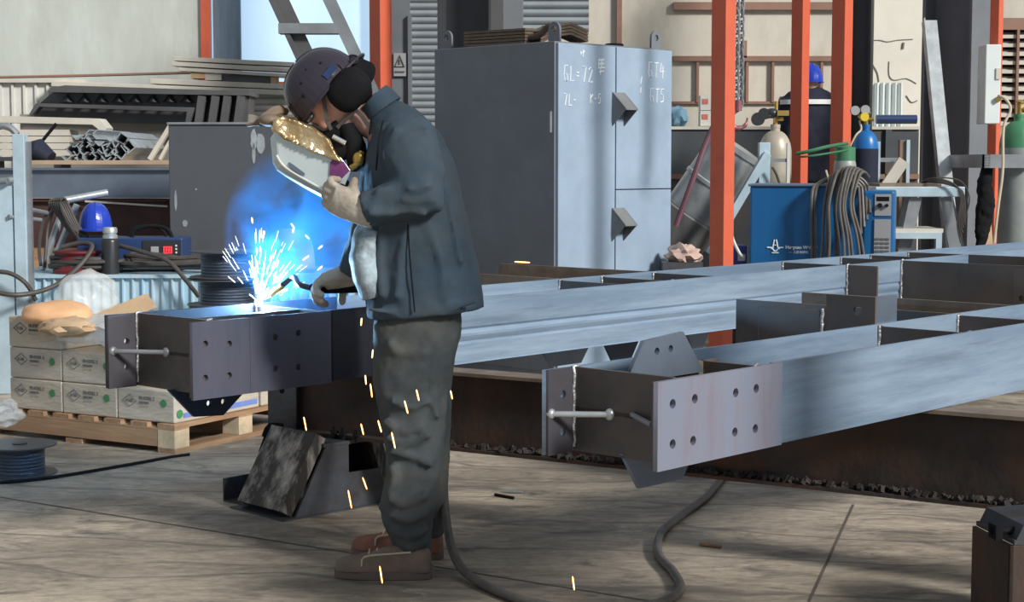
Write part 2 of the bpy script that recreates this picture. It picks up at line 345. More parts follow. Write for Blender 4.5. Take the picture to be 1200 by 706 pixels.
def text(body, size, org, xd, up, mat, parent, name='lettering', world=True, bold=0.0):
    cu = bpy.data.curves.new(name, 'FONT'); cu.body = body; cu.size = size; cu.extrude = 0.0006; cu.offset = bold
    to = bpy.data.objects.new('tmp', cu); me = bpy.data.meshes.new_from_object(to); bpy.data.objects.remove(to); bpy.data.curves.remove(cu)
    me.name = name; me.materials.clear(); me.materials.append(mt[mat]); o = bpy.data.objects.new(name, me); C.objects.link(o)
    x = V(xd).normalized(); u = V(up); u = (u-x*u.dot(x)).normalized(); z = x.cross(u)
    m = Matrix((x, u, z)).transposed().to_4x4(); m.translation = V(org)
    o.parent = parent
    if world and parent is not None:
        r = parent
        while r.parent: r = r.parent
        m = roots[r.name].inverted()@m
    o.matrix_local = m; return o
# frames of plate planes in a beam's local (s,q,z): x=s, y=z, normal=-q
def plane_q(q): return Matrix(((1, 0, 0, 0), (0, 0, 1, q), (0, 1, 0, 0), (0, 0, 0, 1)))     # z-extrude goes +q
def plane_s(s): return Matrix(((0, 0, 1, s), (1, 0, 0, 0), (0, 1, 0, 0), (0, 0, 0, 1)))     # x=q, y=z, extrude +s

# ------------------------------------------------------------------ structure: floor and walls
b = B(); b.bb(-9, 9, -1, 16, -0.1, 0); struct('floor', b, 'floor')
WY = 15.0
def wx(px): return P(px, 100, WY).x
def wz(py): return P(600, py, WY).z
b = B(); b.bb(-9, wx(243), WY, WY+.2, 0, 4.2); struct('wall_back_left', b, 'wall_left')
b = B(); b.bb(wx(243), wx(433), WY, WY+.2, 0, wz(96)); struct('wall_back_sill', b, 'wall_left')
b = B(); b.bb(wx(433), 9, WY, WY+.2, 0, 4.2); struct('wall_back_right', b, 'wall')
b = B(); b.bb(wx(243), wx(433), WY+.08, WY+.1, wz(96), 4.2); win = struct('window_1', b, 'pane')
b = B()
b.bb(wx(237), wx(247), WY-.03, WY+.12, wz(96), 4.2)
b.bb(wx(243), wx(433), WY-.03, WY+.05, wz(96)-.04, wz(96))
b.build('window_frame', 'orange', win)
b = B(); b.bb(wx(250), wx(282), WY+.03, WY+.075, wz(96), 4.2); b.build('curtain', M('grey_blue_curtain', (0.16, 0.23, 0.30), 0.7, 0, 0.3, 3, stretch=(6, 1, .4)), win)
b = B(); b.box((2.24, 3.19, 2.0), (.34, .34, 4.0), (0, 0, math.atan2(-.67, .74))); b.box((2.24, 3.19, .012), (.5, .5, .024), (0, 0, math.atan2(-.67, .74)))
o = b.build('steel_column', 'col_light', None); o['kind'] = 'structure'
# plaster frames on the right-hand back wall
b = B()
b.bb(wx(788), wx(1000), WY-.05, WY+.01, wz(72), wz(66))
b.bb(wx(788), wx(1000), WY-.05, WY+.01, wz(12), wz(3))
b.bb(wx(788), wx(1000), WY-.03, WY+.01, wz(122), wz(119))
for px in (817, 875, 905, 962): b.bb(wx(px-1.5), wx(px+1.5), WY-.04, WY+.01, wz(120), wz(68))
b.bb(wx(868), wx(874), WY-.05, WY+.01, wz(68), wz(48))
b.bb(wx(722), wx(728), WY-.05, WY+.01, 0, 4.2)
struct('trim_1', b, 'brown')
b = B()
cp = [(1019, 48), (1030, 47), (1040, 49), (1052, 47), (1070, 46)]
b.tube([P(x, y, WY-.035) for x, y in cp], .003, 5)
b.tube([P(x, y, WY-.035) for x, y in [(1018, 60), (1022, 74), (1028, 85), (1030, 96)]], .005, 5)
b.tube([P(x, y, WY-.035) for x, y in [(1042, 72), (1042, 88), (1048, 94), (1062, 92), (1074, 98)]], .0035, 5)
b.tube([P(x, y, WY-.035) for x, y in [(1062, 112), (1068, 120), (1075, 118)]], .0045, 5)
b.tube([P(x, y, WY-.035) for x, y in [(1059, 50), (1058, 57)]], .011, 5, smooth=0)
struct('trim_3', b, 'print')
b = B(); b.bb(wx(1018), wx(1078), WY-.03, WY, 0, 4.2); struct('wall_patch', b, 'wall_patch')
# roller shutters
def shutter(n, x0, x1, y0, y1, Y):
    b = B(); z0 = P(0, y1, Y).z; z1 = P(0, y0, Y).z; X0 = P(x0, 0, Y).x; X1 = P(x1, 0, Y).x; k = int((z1-z0)/.055)
    pr = []
    for i in range(k):
        zz = z0+(z1-z0)*i/k; h = (z1-z0)/k
        b.cyl((X0, Y, zz+h/2), (X1, Y, zz+h/2), h*.52, 10)
    o = struct(n, b, 'shutter'); return o
shutter('door_1', 478, 513, -5, 200, 13.6)
shutter('door_2', 606, 690, -8, 38, 14.2)
b = B(); b.bb(P(456, 0, 13.5).x, P(480, 0, 13.5).x, 13.5, 13.8, 0, 4.2); b.bb(P(478, 0, 13.5).x, P(482, 0, 13.5).x, 13.46, 13.6, 0, P(0, 18, 13.5).z); struct('wall_shutter_jamb', b, 'col_light')
t = thing('warning_sign', 'small grey metal sign with a triangle, on the jamb beside the roller shutter', 'sign', P(467, 75, 13.44))
b = B(); x0, x1, z0, z1 = P(460.5, 0, 13.44).x, P(475.5, 0, 13.44).x, P(0, 89, 13.44).z, P(0, 62, 13.44).z
b.bb(x0, x1, 13.475, 13.50, z0, z1); b.build('plate', 'panel_grey', t, True)
b = B(); b.tube([P(463, 78, 13.47), P(474, 78, 13.47), P(468.5, 65, 13.47)], .006, 6, True, 0); b.bar(P(468.5, 69, 13.47), P(468.5, 75, 13.47), .01, .01); b.bb(P(463, 0, 13.47).x, P(474, 0, 13.47).x, 13.465, 13.475, P(0, 84.5, 13.47).z, P(0, 83, 13.47).z)
b.build('warning_symbol', 'print', t, True)
# columns
def column(name, label, px0, px1, Y, mat, z0=0, z1=3.6, rz=0, wd=None, cat='column', group=None, kind=True):
    c = P((px0+px1)/2, 190, Y); wdt = (px1-px0)/F*Y; s = wdt/(abs(math.cos(rz))+abs(math.sin(rz)))
    t = thing(name, label, cat, (c.x, Y, 0), rz, group)
    b = B(); b.box((0, 0, (z0+z1)/2), (s, s, z1-z0)); b.build('shaft', mat, t, bevel=.004)
    b = B(); b.box((0, 0, .008), (s*1.9, s*1.9, .016))
    for i in (-1, 1):
        for j in (-1, 1): b.cyl((i*s*.8, j*s*.8, .01), (i*s*.8, j*s*.8, .04), .012, 6)
    b.build('base_plate', mat, t); return t
RO = math.radians(48)
p1 = column('orange_post', 'nearest and widest orange square post, beside the big grey cabinet', 832, 861, 9.25, 'orange', rz=RO, cat='post')
column('orange_post', 'orange post between the chain hook and the worker in navy', 925, 947, 12.4, 'orange', rz=RO, cat='post')
column('orange_post', 'orange post right of the worker in navy', 972, 997, 12.0, 'orange', rz=RO, cat='post')
column('orange_post', 'orange post left of the roller shutter, behind the ladder', 434, 460, 12.6, 'orange', rz=RO, cat='post')
column('orange_post', 'thin orange post carrying the white electrical box', 1156, 1172, 12.3, 'orange', rz=RO, cat='post')
def hcol(name, label, px, Y, wf, d, rz, mat):
    c = P(px, 190, Y); t = thing(name, label, 'column', (c.x, Y, 0), rz)
    b = B(); b.bb(-wf/2, wf/2, -d/2, -d/2+.018, 0, 4); b.build('flange', mat, t)
    b = B(); b.bb(-wf/2, wf/2, d/2-.018, d/2, 0, 4); b.build('flange', mat, t)
    b = B(); b.bb(-.008, .008, -d/2+.018, d/2-.018, 0, 4); b.build('web', mat, t)
    b = B(); b.bb(-wf/2-.06, wf/2+.06, -d/2-.06, d/2+.06, 0, .02); b.build('base_plate', mat, t); return t
hcol('steel_column', 'wide dark grey steel column with a pale bar leaning on it', 1120, 12.9, .36, .42, math.radians(46), 'col_light')
hcol('steel_column', 'narrow dark steel column beside the cracked plaster wall', 1005, 13.6, .17, .2, math.radians(70), 'col_dark')
hcol('steel_column', 'dark steel column rising behind the big grey cabinet', 552, 12.4, .42, .40, math.radians(78), 'col_dark')
column('grey_post', 'pale grey square post right of the dark column behind the cabinet', 585, 613, 13.4, 'col_light', rz=0.1, cat='post')

# ------------------------------------------------------------------ the steel frames (A: being welded, B: front right)
ZB = 0.55
def weld(pts, r=0.006, n=6):
    b = B(); q = []
    for i in range(len(pts)-1):
        p0, p1 = V(pts[i]), V(pts[i+1]); k = max(2, int((p1-p0).length/.018))
        for j in range(k): q.append(p0.lerp(p1, j/k)+V((random.uniform(-1, 1), random.uniform(-1, 1), random.uniform(-1, 1)))*r*.35)
    q.append(V(pts[-1])); b.tube(q, r, n, smooth=0); return b
A = Frame(G(225, 468, ZB), G(865, 385, ZB)); HA = A.hq(225, 378)[1]-ZB; ZA = ZB+HA; TF = .014
WA = A.loc(G(160, 367, ZA))[1]
fA = thing('steel_girder', 'long blue-grey welded steel frame that the welder is working on', 'steel frame', (A.o.x, A.o.y, 0), A.rz)
LA = 7.6
def flange_prof(q0, sgn):   # wall with two shallow rolled ridges on its outer face
    z0, z1 = ZB, ZA; h = z1-z0
    return [(q0, z0), (q0+.004*sgn, z0+h*.02), (q0+.004*sgn, z0+h*.30), (q0+.008*sgn, z0+h*.34), (q0+.001*sgn, z0+h*.42), (q0+.001*sgn, z0+h*.46), (q0+.008*sgn, z0+h*.52), (q0, z0+h*.56), (q0, z1), (q0+TF*sgn, z1), (q0+TF*sgn, z0)]
s_sp = A.hq(385, 365)[0]
s_br = A.hq(1056, 308)[0]; s_br2 = A.hq(1135, 298)[0]
b = B(); pr = flange_prof(0, 1); n = len(pr)
b.rings([[V((s, q, z)) for q, z in pr] for s in (.98, LA)]); b.build('near_flange', 'steel_blue', fA, smooth=False)
b = B(); b.bb(s_sp-.005, .979, .0005, TF, ZB, ZA); b.build('near_flange', 'navy_steel', fA, label='short dark navy length of the near flange')  # this length is a darker navy than the rest of the flange
sL = A.hq(125, 368, WA)[0]; sT = A.hq(160, 368, WA)[0]
fo = [(sL, ZB), (.98, ZB), (.98, ZA), (sL, ZA)]
hz = [A.hq(147, 400, WA), A.hq(147, 430, WA)]
holed('far_flange', fo, hz, TF, plane_q(WA), 'navy_steel', fA, label='short dark length of the far flange')
b = B(); b.bb(.981, LA, WA, WA+TF, ZB, ZA); b.build('far_flange', 'steel_blue', fA)
b = B(); b.bb(sT, LA, TF, WA, (ZB+ZA)/2-.006, (ZB+ZA)/2+.006); b.build('web', 'steel_dark', fA)
holed('end_tab', [(sL-.001, ZB-.001), (sT-.012, ZB-.001), (sT-.012, ZA+.001), (sL-.001, ZA+.001)], hz, .008, plane_q(WA-.0085), 'end_tab', fA)
# splice plate on near face
sp = [(-.004, ZB-.004), (s_sp, ZB-.004), (s_sp, ZA), (-.004, ZA)]
holes = [A.hq(*p) for p in [(238, 403), (266, 403), (320, 395), (347, 390), (238, 443), (266, 440), (320, 432), (347, 430)]]
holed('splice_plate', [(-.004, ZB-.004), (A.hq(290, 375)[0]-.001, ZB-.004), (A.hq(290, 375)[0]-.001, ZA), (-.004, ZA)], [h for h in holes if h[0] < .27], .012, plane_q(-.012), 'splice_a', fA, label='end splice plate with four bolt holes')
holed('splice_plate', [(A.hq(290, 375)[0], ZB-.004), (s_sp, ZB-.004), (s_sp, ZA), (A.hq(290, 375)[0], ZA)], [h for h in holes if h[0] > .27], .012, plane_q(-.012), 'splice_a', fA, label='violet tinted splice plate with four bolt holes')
# holes backing: a dark inner plate behind is the flange itself
b = B(); b.bb(0, s_sp+.02, .0005, .012, ZB+.002, ZA-.002); b.build('flange_end', 'steel_dark', fA)
def stiff(parent, fr, s, q0, q1, z0, z1, mat='steel_dark', name='stiffener', th=.012, beads=(1, 1)):
    b = B(); b.bb(s, s+th, q0, q1, z0, z1); o = b.build(name, mat, parent)
    for k, q in ((0, q0), (1, q1)):
        if beads[k]:
            d = .004 if q == q0 else -.004
            weld([(s-.003, q+d, z0+.01), (s-.003, q+d, z1+.001), (s+th+.004, q+d, z1+.002)], .0055).build('weld_bead', 'weld', o)
    return o
stiff(fA, A, sT, TF, WA, ZB, ZA, name='end_plate')
sm = A.loc(G(290, 375, ZA))[0]
b = B(); b.bb(sT+.012, sT+.55, WA*.42, WA*.42+.012, (ZB+ZA)/2, ZA-.008); b.build('inner_rib', 'steel_dark', fA)
for px, py in [(300, 362), (655, 330), (705, 326), (765, 322), (917, 310), (985, 302), (1020, 300), (1064, 298)]:
    s = A.loc(G(px, py, ZA))[0]
    s = A.hq(px, py, WA)[0]
    stiff(fA, A, s, TF, WA, ZB, ZA-.006)
# hanging gussets with holes (through the section, showing below)
def gusset(parent, fr, pts, hls, q, mat, name='gusset_plate', th=.012, hr=.011):
    return holed(name, [fr.hq(px, py, q) for px, py in pts], [fr.hq(px, py, q) for px, py in hls], th, plane_q(q), mat, parent, hr)
zc = ZB+.004
gp = [A.hq(x, y, .2) for x, y in [(198, 462), (228, 489), (262, 487), (300, 455)]]
holed('gusset_plate', [(gp[0][0], zc), (gp[1][0], gp[1][1]), (gp[2][0], gp[2][1]), (gp[3][0], zc)], [A.hq(245, 473, .2), A.hq(262, 471, .2)], .012, plane_q(.2), 'navy_plate', fA, .010)
for (xa, ya, xb, yb, hx, mm) in ((637, 428, 690, 412, 640, 'gusset'), (710, 405, 748, 395, 728, 'navy_plate'), (806, 405, 830, 395, 818, 'gusset')):
    s0 = A.hq(xa, ya, .2)[0]; s1 = A.hq(xb, yb, .2)[0]; zl = A.hq((xa+xb)/2, (428 if xa < 700 else 423 if xa < 800 else 412), .2)[1]
    zl = min(zl, ZB-.045)
    holed('gusset_plate', [(s0-.03, zc), (s0+.05, zl), (s1-.05, zl), (s1+.03, zc)], [((s0+s1)/2-.03, ZB-.02)], .012, plane_q(.2), mm, fA, .010)
# handle rod between the far flange and the end plate
hq0 = A.hq(133, 413, WA-.01); h1 = A.hs(195, 413, sT)
b = B(); b.tube([(hq0[0], WA-.012, h1[1]), (sT-.004, h1[0], h1[1])], .008, 10, smooth=0); b.ell((hq0[0], WA-.006, h1[1]), (.016, .012, .016)); b.ell((sT-.002, h1[0], h1[1]), (.01, .016, .016)); b.build('round_bar', 'grey_steel', fA)
# branch away from the viewer (behind the welder)
sq = A.loc(G(750, 318, ZA)); se = A.loc(G(573, 311, ZA)); s2q = A.loc(G(640, 326, ZA))[0]
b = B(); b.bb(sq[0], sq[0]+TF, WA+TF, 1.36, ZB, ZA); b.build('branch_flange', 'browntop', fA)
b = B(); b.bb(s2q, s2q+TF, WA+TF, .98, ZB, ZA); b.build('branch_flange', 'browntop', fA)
b = B(); b.bb(s2q+TF, sq[0], WA+TF, .98, ZB+HA*.45, ZB+HA*.5); b.build('branch_web', 'steel_dark', fA)
# stub plate and near branch at right
stiff(fA, A, A.hq(992, 313)[0], -.17, -.001, ZB, ZA, name='stub_plate', beads=(0, 1))
brq = A.loc(G(1160, 314, ZA))[1]
b = B(); b.bb(s_br, s_br+TF, -1.25, -.001, ZB, ZA-.002); o = b.build('branch_flange', 'steel_dark', fA, label='dark branch flange')
weld([(s_br-.003, -.004, ZB+.01), (s_br-.003, -.004, ZA), (s_br+TF, -.004, ZA+.001)], .007).build('weld_bead', 'weld', o)
b = B(); b.bb(s_br2, s_br2+TF, -1.25, -.001, ZB, ZA-.002); b.build('branch_flange', 'steel_dark', fA)
b = B(); b.bb(s_br+TF, s_br2, -1.25, -.001, ZB+HA*.46, ZB+HA*.52); b.build('branch_web', 'steel_dark', fA)
pm = Matrix(((0, 0, 1, s_br-.013), (1, 0, 0, 0), (0, 1, 0, 0), (0, 0, 0, 1)))
hh = A.hs(1197, 350, s_br-.013)
holed('branch_splice_plate', [(-1.25, ZB), (brq, ZB), (brq, ZA-.012), (-1.25, ZA-.012)], [hh, (hh[0]-.1, hh[1])], .012, pm, 'steel_dark', fA, .014)
b = B(); b.bb(s_br-.02, s_br-.014, -1.25, brq-.08, ZA-HA*.42, ZA-HA*.39); b.build('seam', 'grey_steel', fA)
# welding bead under the arc
wp = A.loc(G(300, 360, ZA))

Bf = Frame(G(765, 553, ZB), G(1200, 457, ZB)); HB = Bf.hq(765, 448)[1]-ZB; ZT = ZB+HB; WB = .33
fB = thing('steel_girder', 'steel frame in front at right, with pale violet holed end plate', 'steel frame', (Bf.o.x, Bf.o.y, 0), Bf.rz)
LB = 3.4; s_s = Bf.hq(912, 425)[0]
b = B(); b.bb(s_s-.02, LB, 0, TF, ZB, ZT); b.build('near_flange', 'steel_blue', fB)
bh = [Bf.hq(*p) for p in [(783, 473), (809, 467), (857, 460), (881, 455), (783, 520), (807, 516), (856, 506), (880, 502)]]
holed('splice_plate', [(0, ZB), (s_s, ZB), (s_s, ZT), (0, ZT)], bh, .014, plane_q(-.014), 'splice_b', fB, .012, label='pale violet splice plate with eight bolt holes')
b = B(); b.bb(.01, s_s-.02, .002, TF, ZB+.003, ZT-.003); b.build('flange_end', 'steel_dark', fB)
WB = Bf.loc(G(672, 430, ZT))[1]; t0 = Bf.loc(G(672, 430, ZT))[0]; tL = Bf.hq(640, 433, WB)[0]
sC = Bf.loc(G(1035, 381, ZT))[0]
holed('far_flange', [(tL, ZB), (LB, ZB), (LB, ZT), (tL, ZT)], [Bf.hq(657, 462, WB), Bf.hq(657, 506, WB)], TF, plane_q(WB), 'steel_blue', fB, .011)
holed('end_tab', [(tL-.001, ZB-.001), (t0-.012, ZB-.001), (t0-.012, ZT+.001), (tL-.001, ZT+.001)], [Bf.hq(657, 462, WB), Bf.hq(657, 506, WB)], .008, plane_q(WB-.0085), 'end_tab', fB)
b = B(); b.bb(t0, LB, TF, WB, (ZB+ZT)/2-.006, (ZB+ZT)/2+.006); b.build('web', 'steel_dark', fB)
stiff(fB, Bf, t0, TF, WB, ZB, ZT, name='end_plate', beads=(0, 1))
h0 = Bf.hq(647, 487, WB-.01); h1 = Bf.hs(715, 486, t0)
b = B(); b.tube([(h0[0], WB-.012, h1[1]), (t0-.004, h1[0], h1[1])], .008, 10, smooth=0); b.ell((h0[0], WB-.006, h1[1]), (.014, .012, .014)); b.ell((t0-.002, h1[0], h1[1]), (.012, .014, .016)); b.build('round_bar', 'galv', fB)
h2 = Bf.hs(742, 486, t0)
b = B(); b.tube([(t0-.004, h2[0], h2[1]), (0.02, .02, h2[1]-.005)], .007, 8, smooth=0); b.build('round_bar', 'grey_steel', fB)
b = B(); b.bb(t0+.012, t0+.43, WB*.55, WB*.55+.012, ZB+HB*.5, ZT-.004); b.build('inner_rib', 'browntop', fB)
qg = WB*.5
g1 = [Bf.hq(x, y, qg) for x, y in [(733, 438), (755, 400), (801, 389), (825, 425)]]
gb = [Bf.hq(x, y, qg) for x, y in [(730, 540), (750, 573), (800, 562), (818, 535)]]
holed('gusset_plate', [(g1[0][0], ZT-.03), (g1[1][0], g1[1][1]), (g1[2][0], g1[2][1]), (g1[3][0], ZT-.03)], [Bf.hq(770, 412, qg), Bf.hq(786, 409, qg)], .012, plane_q(qg), 'gusset', fB, .010, label='blue-grey holed gusset standing above the flange')
holed('gusset_plate', [(gb[0][0], ZB+.01), (gb[1][0], gb[1][1]), (gb[2][0], gb[2][1]), (gb[3][0], ZB+.01)], [((gb[1][0]+gb[2][0])/2, ZB-.02)], .012, plane_q(qg), 'gusset', fB, .010)
stiff(fB, Bf, g1[3][0]+.02, TF, WB, ZB, ZT-.004)
stiff(fB, Bf, sC, TF, WB, ZB, ZT-.006)
s3 = Bf.loc(G(1120, 372, ZT))[0]; s3 = Bf.hq(1122, 370, WB)[0]
stiff(fB, Bf, s3, TF, WB, ZB, ZT-.006)
# branch away from viewer
sb1, qb1 = Bf.loc(G(865, 350, ZT)); sb1 = Bf.loc(G(963, 357, ZT))[0]
sb2 = Bf.loc(G(1048, 349, ZT))[0]
b = B(); b.bb(sb1, sb1+TF, WB+TF, qb1, ZB, ZT-.002); o = b.build('branch_flange', 'steel_dark', fB)
ins = [Bf.hs(888, 360, sb1-.01)[0], Bf.hs(962, 364, sb1-.01)[0]]
b = B(); b.bb(sb1-.012, sb1, min(ins), max(ins), ZB+.01, ZT-.02); b.build('branch_splice_plate', 'steel_dark', fB, bevel=.006)
weld([(sb1-.008, min(ins)-.004, ZB+.02), (sb1-.008, min(ins)-.004, ZT-.015)], .007).build('weld_bead', 'weld', o)
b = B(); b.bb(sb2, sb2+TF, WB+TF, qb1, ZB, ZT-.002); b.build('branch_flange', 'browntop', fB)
b = B(); b.bb(sb1+TF, sb2, WB+TF, qb1, ZB+HB*.45, ZB+HB*.5); b.build('branch_web', 'steel_dark', fB)
# upright angle with a hole
ptop = Bf.hs(992, 344, sC)
aq1 = Bf.hs(992, 360, sC)[0]; az1 = Bf.hs(1035, 349, sC)[1]
holed('upright_plate', [(WB+TF, ZB), (max(aq1, WB+.2), ZB), (max(aq1, WB+.2), az1), (WB+TF, az1)], [Bf.hs(1005, 364, sC)], .012, plane_s(sC), 'steel_dark', fB, .016, label='dark upright plate with a hole')
b = B(); b.bb(sC+.012, sC+.14, WB+TF, WB+2*TF, ZB, az1); b.build('upright_leg', 'gusset', fB)

# ------------------------------------------------------------------ support rail and its stands
S = Frame(G(530, 525, .262), G(1200, 597, .262))
rail = thing('support_rail', 'long rusty dark I-beam lying across the stands under both frames', 'steel beam', (S.o.x, S.o.y, 0), S.rz)
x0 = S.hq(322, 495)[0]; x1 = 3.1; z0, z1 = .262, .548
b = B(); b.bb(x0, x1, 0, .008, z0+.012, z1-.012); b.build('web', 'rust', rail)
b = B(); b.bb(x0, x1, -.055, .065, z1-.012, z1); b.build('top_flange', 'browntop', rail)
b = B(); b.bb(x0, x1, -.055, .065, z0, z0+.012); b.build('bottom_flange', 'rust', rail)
holed('end_stiffener', [(x0, z0+.012), (x0+.14, z0+.012), (x0+.14, z1-.012), (x0, z1-.012)], [(x0+.07, z0+.16)], .01, plane_q(-.04), 'stand', rail, .013)
b = B()
for i in range(420):
    s = random.uniform(-.1, 2.6) if i > 120 else random.uniform(.5, 2.4); r = random.uniform(.004, .012)
    b.box((s, random.uniform(-.05, -.005), z0+.014+r*.6), (r*2.2, r*1.5, r*1.2), (random.random()*3, random.random()*3, random.random()*3))
o = b.build('slag_debris', 'debris', None); o.matrix_world = roots[rail.name]; tag(o, 'dark crumbs of slag lying along the lower edge of the rusty I-beam', 'debris', kind='stuff')

T = Frame(G(346, 609), G(450, 590))
st = thing('trestle_foot', 'trapezoid steel foot with scraped channels under the left end of the rail', 'trestle', (T.o.x, T.o.y, 0), T.rz)
tp = [(0.0, 0.004), (T.hq(455, 584)[0], 0.004), (T.hq(437, 517)[0]+.01, .25), (T.hq(382, 515)[0], .25)]
wT = .30
b = B(); b.prism([tp[0], tp[1], (tp[1][0]-.04, .14), (tp[1][0]-.19, .14), (tp[1][0]-.19, .25), tp[3]], .01, plane_q(0)); b.build('side_plate', 'stand', st)
b = B(); b.prism([tp[0], tp[1], tp[2], tp[3]], .01, plane_q(wT)); b.build('side_plate', 'stand', st)
def incl(p0, p1, nm, lab=None):
    b = B(); b.bar((p0[0], wT/2+.01, p0[1]), (p1[0], wT/2+.01, p1[1]), wT-.03, .012, up=(0, 0, 1))
    d = V((p1[0]-p0[0], 0, p1[1]-p0[1])).normalized(); nn = V((d.z, 0, -d.x))
    for q in (.02, wT-.01):
        b.bar(V((p0[0], q, p0[1]))+nn*.02, V((p1[0], q, p1[1]))+nn*.02, .01, .05)
    return b.build(nm, 'scraped', st, label=lab)
incl((-.045, .03), (.115, .36 if False else .30), 'inclined_channel', 'dark channel with pale scraped paint')
incl((tp[1][0]+.01, .03), (tp[2][0]+.0, .24), 'inclined_channel')
b = B(); b.bb(tp[3][0]-.01, tp[2][0]+.02, 0, wT+.02, .248, .261); b.build('top_plate', 'stand', st)
b = B(); b.bb(-.06, tp[1][0]+.02, -.01, wT+.03, 0, .006); b.build('base_plate', 'stand', st)
for p in (P(392, 508, 6.2), P(402, 510, 6.18), P(418, 512, 6.15)):
    b = B(); b.cyl(p+V((0, 0, -.02)), p+V((0, 0, .025)), .009, 6); b.cyl(p+V((0, 0, .0)), p+V((0, 0, .010)), .016, 6); b.build('clamp_bolt', 'black', st, True)
b = B(); b.tube([P(332, 502, 6.3), P(316, 498, 6.3), P(312, 510, 6.3), P(305, 530, 6.3)], .007, 6); b.tube([P(332, 500, 6.3), P(316, 500, 6.3), P(310, 512, 6.3)], .012, 6); b.build('clamp', 'black', st, True)
# small channel offcut behind the foot
cp = Frame(G(262, 588), G(283, 600)); cd = (G(300, 578)-G(262, 588)).normalized()
t = thing('steel_offcut', 'short dark channel offcut on the floor left of the trestle foot', 'steel offcut', G(262, 588)); u_ = A.u*.42; v_ = -A.v
b = B(); p0 = G(262, 588)
b.bar(p0+V((0, 0, .045)), p0+u_+V((0, 0, .045)), .006, .09); b.bar(p0+v_*.06+V((0, 0, .004)), p0+v_*.06+u_+V((0, 0, .004)), .12, .006); b.bar(p0+v_*.12+V((0, 0, .03)), p0+v_*.12+u_+V((0, 0, .03)), .006, .06)
b.build('channel', 'stand', t, True)
# second foot at right, near the camera
q = G(1181, 752)
t = thing('steel_stand', 'dark steel stand at the right edge, nearest the camera', 'stand', (q.x, q.y, 0), math.radians(8))
zt = P(1181, 640, q.y).z; zt2 = P(1190, 617, q.y).z
b = B(); b.bb(0, .28, 0, .012, 0, zt); b.bb(0, .012, 0, .25, 0, zt); b.bb(.27, .28, 0, .25, 0, zt); b.build('box_leg', 'rust', t, bevel=.002)
b = B(); b.bb(.012, .3, .0, .25, zt+.001, zt+.014); b.prism([(.02, zt+.014), (.3, zt+.014), (.3, zt2+.01), (.04, zt2)], .24, plane_q(.005)); b.build('cap', 'stand', t)
b = B(); b.cyl((-.03, .05, zt+.03), (.06, .05, zt+.03), .012, 8); b.box((-.02, .05, zt+.03), (.02, .05, .04)); b.build('bolt', 'black', t)

# ------------------------------------------------------------------ pallet with cartons
pc = G(205, 533); pl = Frame(G(205, 533), G(315, 508)); pz = .145
# local: x along right-going edge (u), y along left-going edge (v)
pal = thing('wooden_pallet', 'wooden pallet under the wrapped cartons at left', 'pallet', (pc.x, pc.y, 0), pl.rz)
PLX, PLY = 1.0, 1.22
for y in (0, PLY/2-.05, PLY-.1):
    b = B(); b.bb(0, PLX, y, y+.1, 0, .022); b.build('bottom_board', 'wood', pal)
for x in (0, PLX/2-.05, PLX-.1):
    for y in (0, PLY/2-.05, PLY-.1):
        xo = .02 if (x == 0 and 0 < y < 1) else 0; b = B(); b.bb(x+xo, x+.1, y, y+.1, .022, .105); b.build('block', 'wood_end', pal, bevel=.002)
for x in (0, PLX/2-.01, PLX-.022):
    b = B(); b.bb(x+.001, x+.019, .102, PLY-.102, .028, .1045); b.build('stringer', 'wood_y', pal)
for i in range(8):
    y = i*(PLY-.1)/7
    b = B(); b.bb(0, PLX, y, y+.1, .112, .132); b.build('deck_board', 'wood', pal)
for x in (0, PLX/2-.05, PLX-.1):
    b = B(); b.bb(x, x+.1, .0, PLY, .105, .112); b.build('deck_bearer', 'wood_y', pal)
uu, vv = pl.u, pl.v
def carton(i, j, k, dx=0, dy=0, lab='', L=.335, D=.30, Hh=.145):
    dx += j*.012
    o3 = V((pc.x, pc.y, 0))+uu*(.02+j*D+dx)+vv*(.02+i*(L+.004)+dy)+V((0, 0, .133+k*(Hh+.002)))
    t = thing('carton', lab, 'carton', o3, pl.rz, 'film wrapped cartons on the pallet')
    b = B(); b.bb(0, D-.004, 0, L, 0, Hh); b.build('box', 'carton', t, bevel=.006)
    if j > 0: return t
    # front face: x=0 plane, lettering reads from the left (y=L) to the right (y=0)
    def fp(a, z): return o3-uu*.0015+vv*(L-a)+V((0, 0, z))
    b = B(); c = fp(.075, .09)
    dm = [(-.042, 0), (0, .027), (.042, 0), (0, -.027)]
    b.tube([c-vv*x+V((0, 0, z)) for x, z in dm], .0022, 4, True, 0); b.build('emblem', 'print', t, True)
    text('X·XR', .019, fp(.051, .083), -vv, (0, 0, 1), 'print', t, 'lettering', bold=.0004)
    text('ER·STEEL 2', .020, fp(.13, .098), -vv, (0, 0, 1), 'print', t, 'lettering', bold=.0005)
    text('WELDING', .013, fp(.13, .080), -vv, (0, 0, 1), 'print', t, 'lettering', bold=.0008)
    text('---- ---- ----', .013, fp(.13, .062), -vv, (0, 0, 1), 'print', t, 'lettering')
    b = B(); c = fp(.275, .088); b.cyl(c, c-uu*.001, .018, 16); b.build('green_dot', 'green_print', t, True)
    if i == 0 and k == 0:
        b = B(); q = o3-vv*.0012
        b.bar(q+uu*.15+V((0, 0, .075)), q+uu*.286+V((0, 0, .075)), .001, .10, up=(0, 0, 1)); b.build('label_panel', 'carton_side', t, True)
        b = B(); b.bar(q-vv*.001+uu*.06+V((0, 0, .03)), q-vv*.001+uu*.28+V((0, 0, .03)), .001, .022); b.build('blue_stripe', 'blue_print', t, True)
        b = B(); c = q-vv*.001+uu*.035+V((0, 0, .04)); b.cyl(c, c-vv*.001, .02, 16); b.build('green_dot', 'green_print', t, True)
    return t
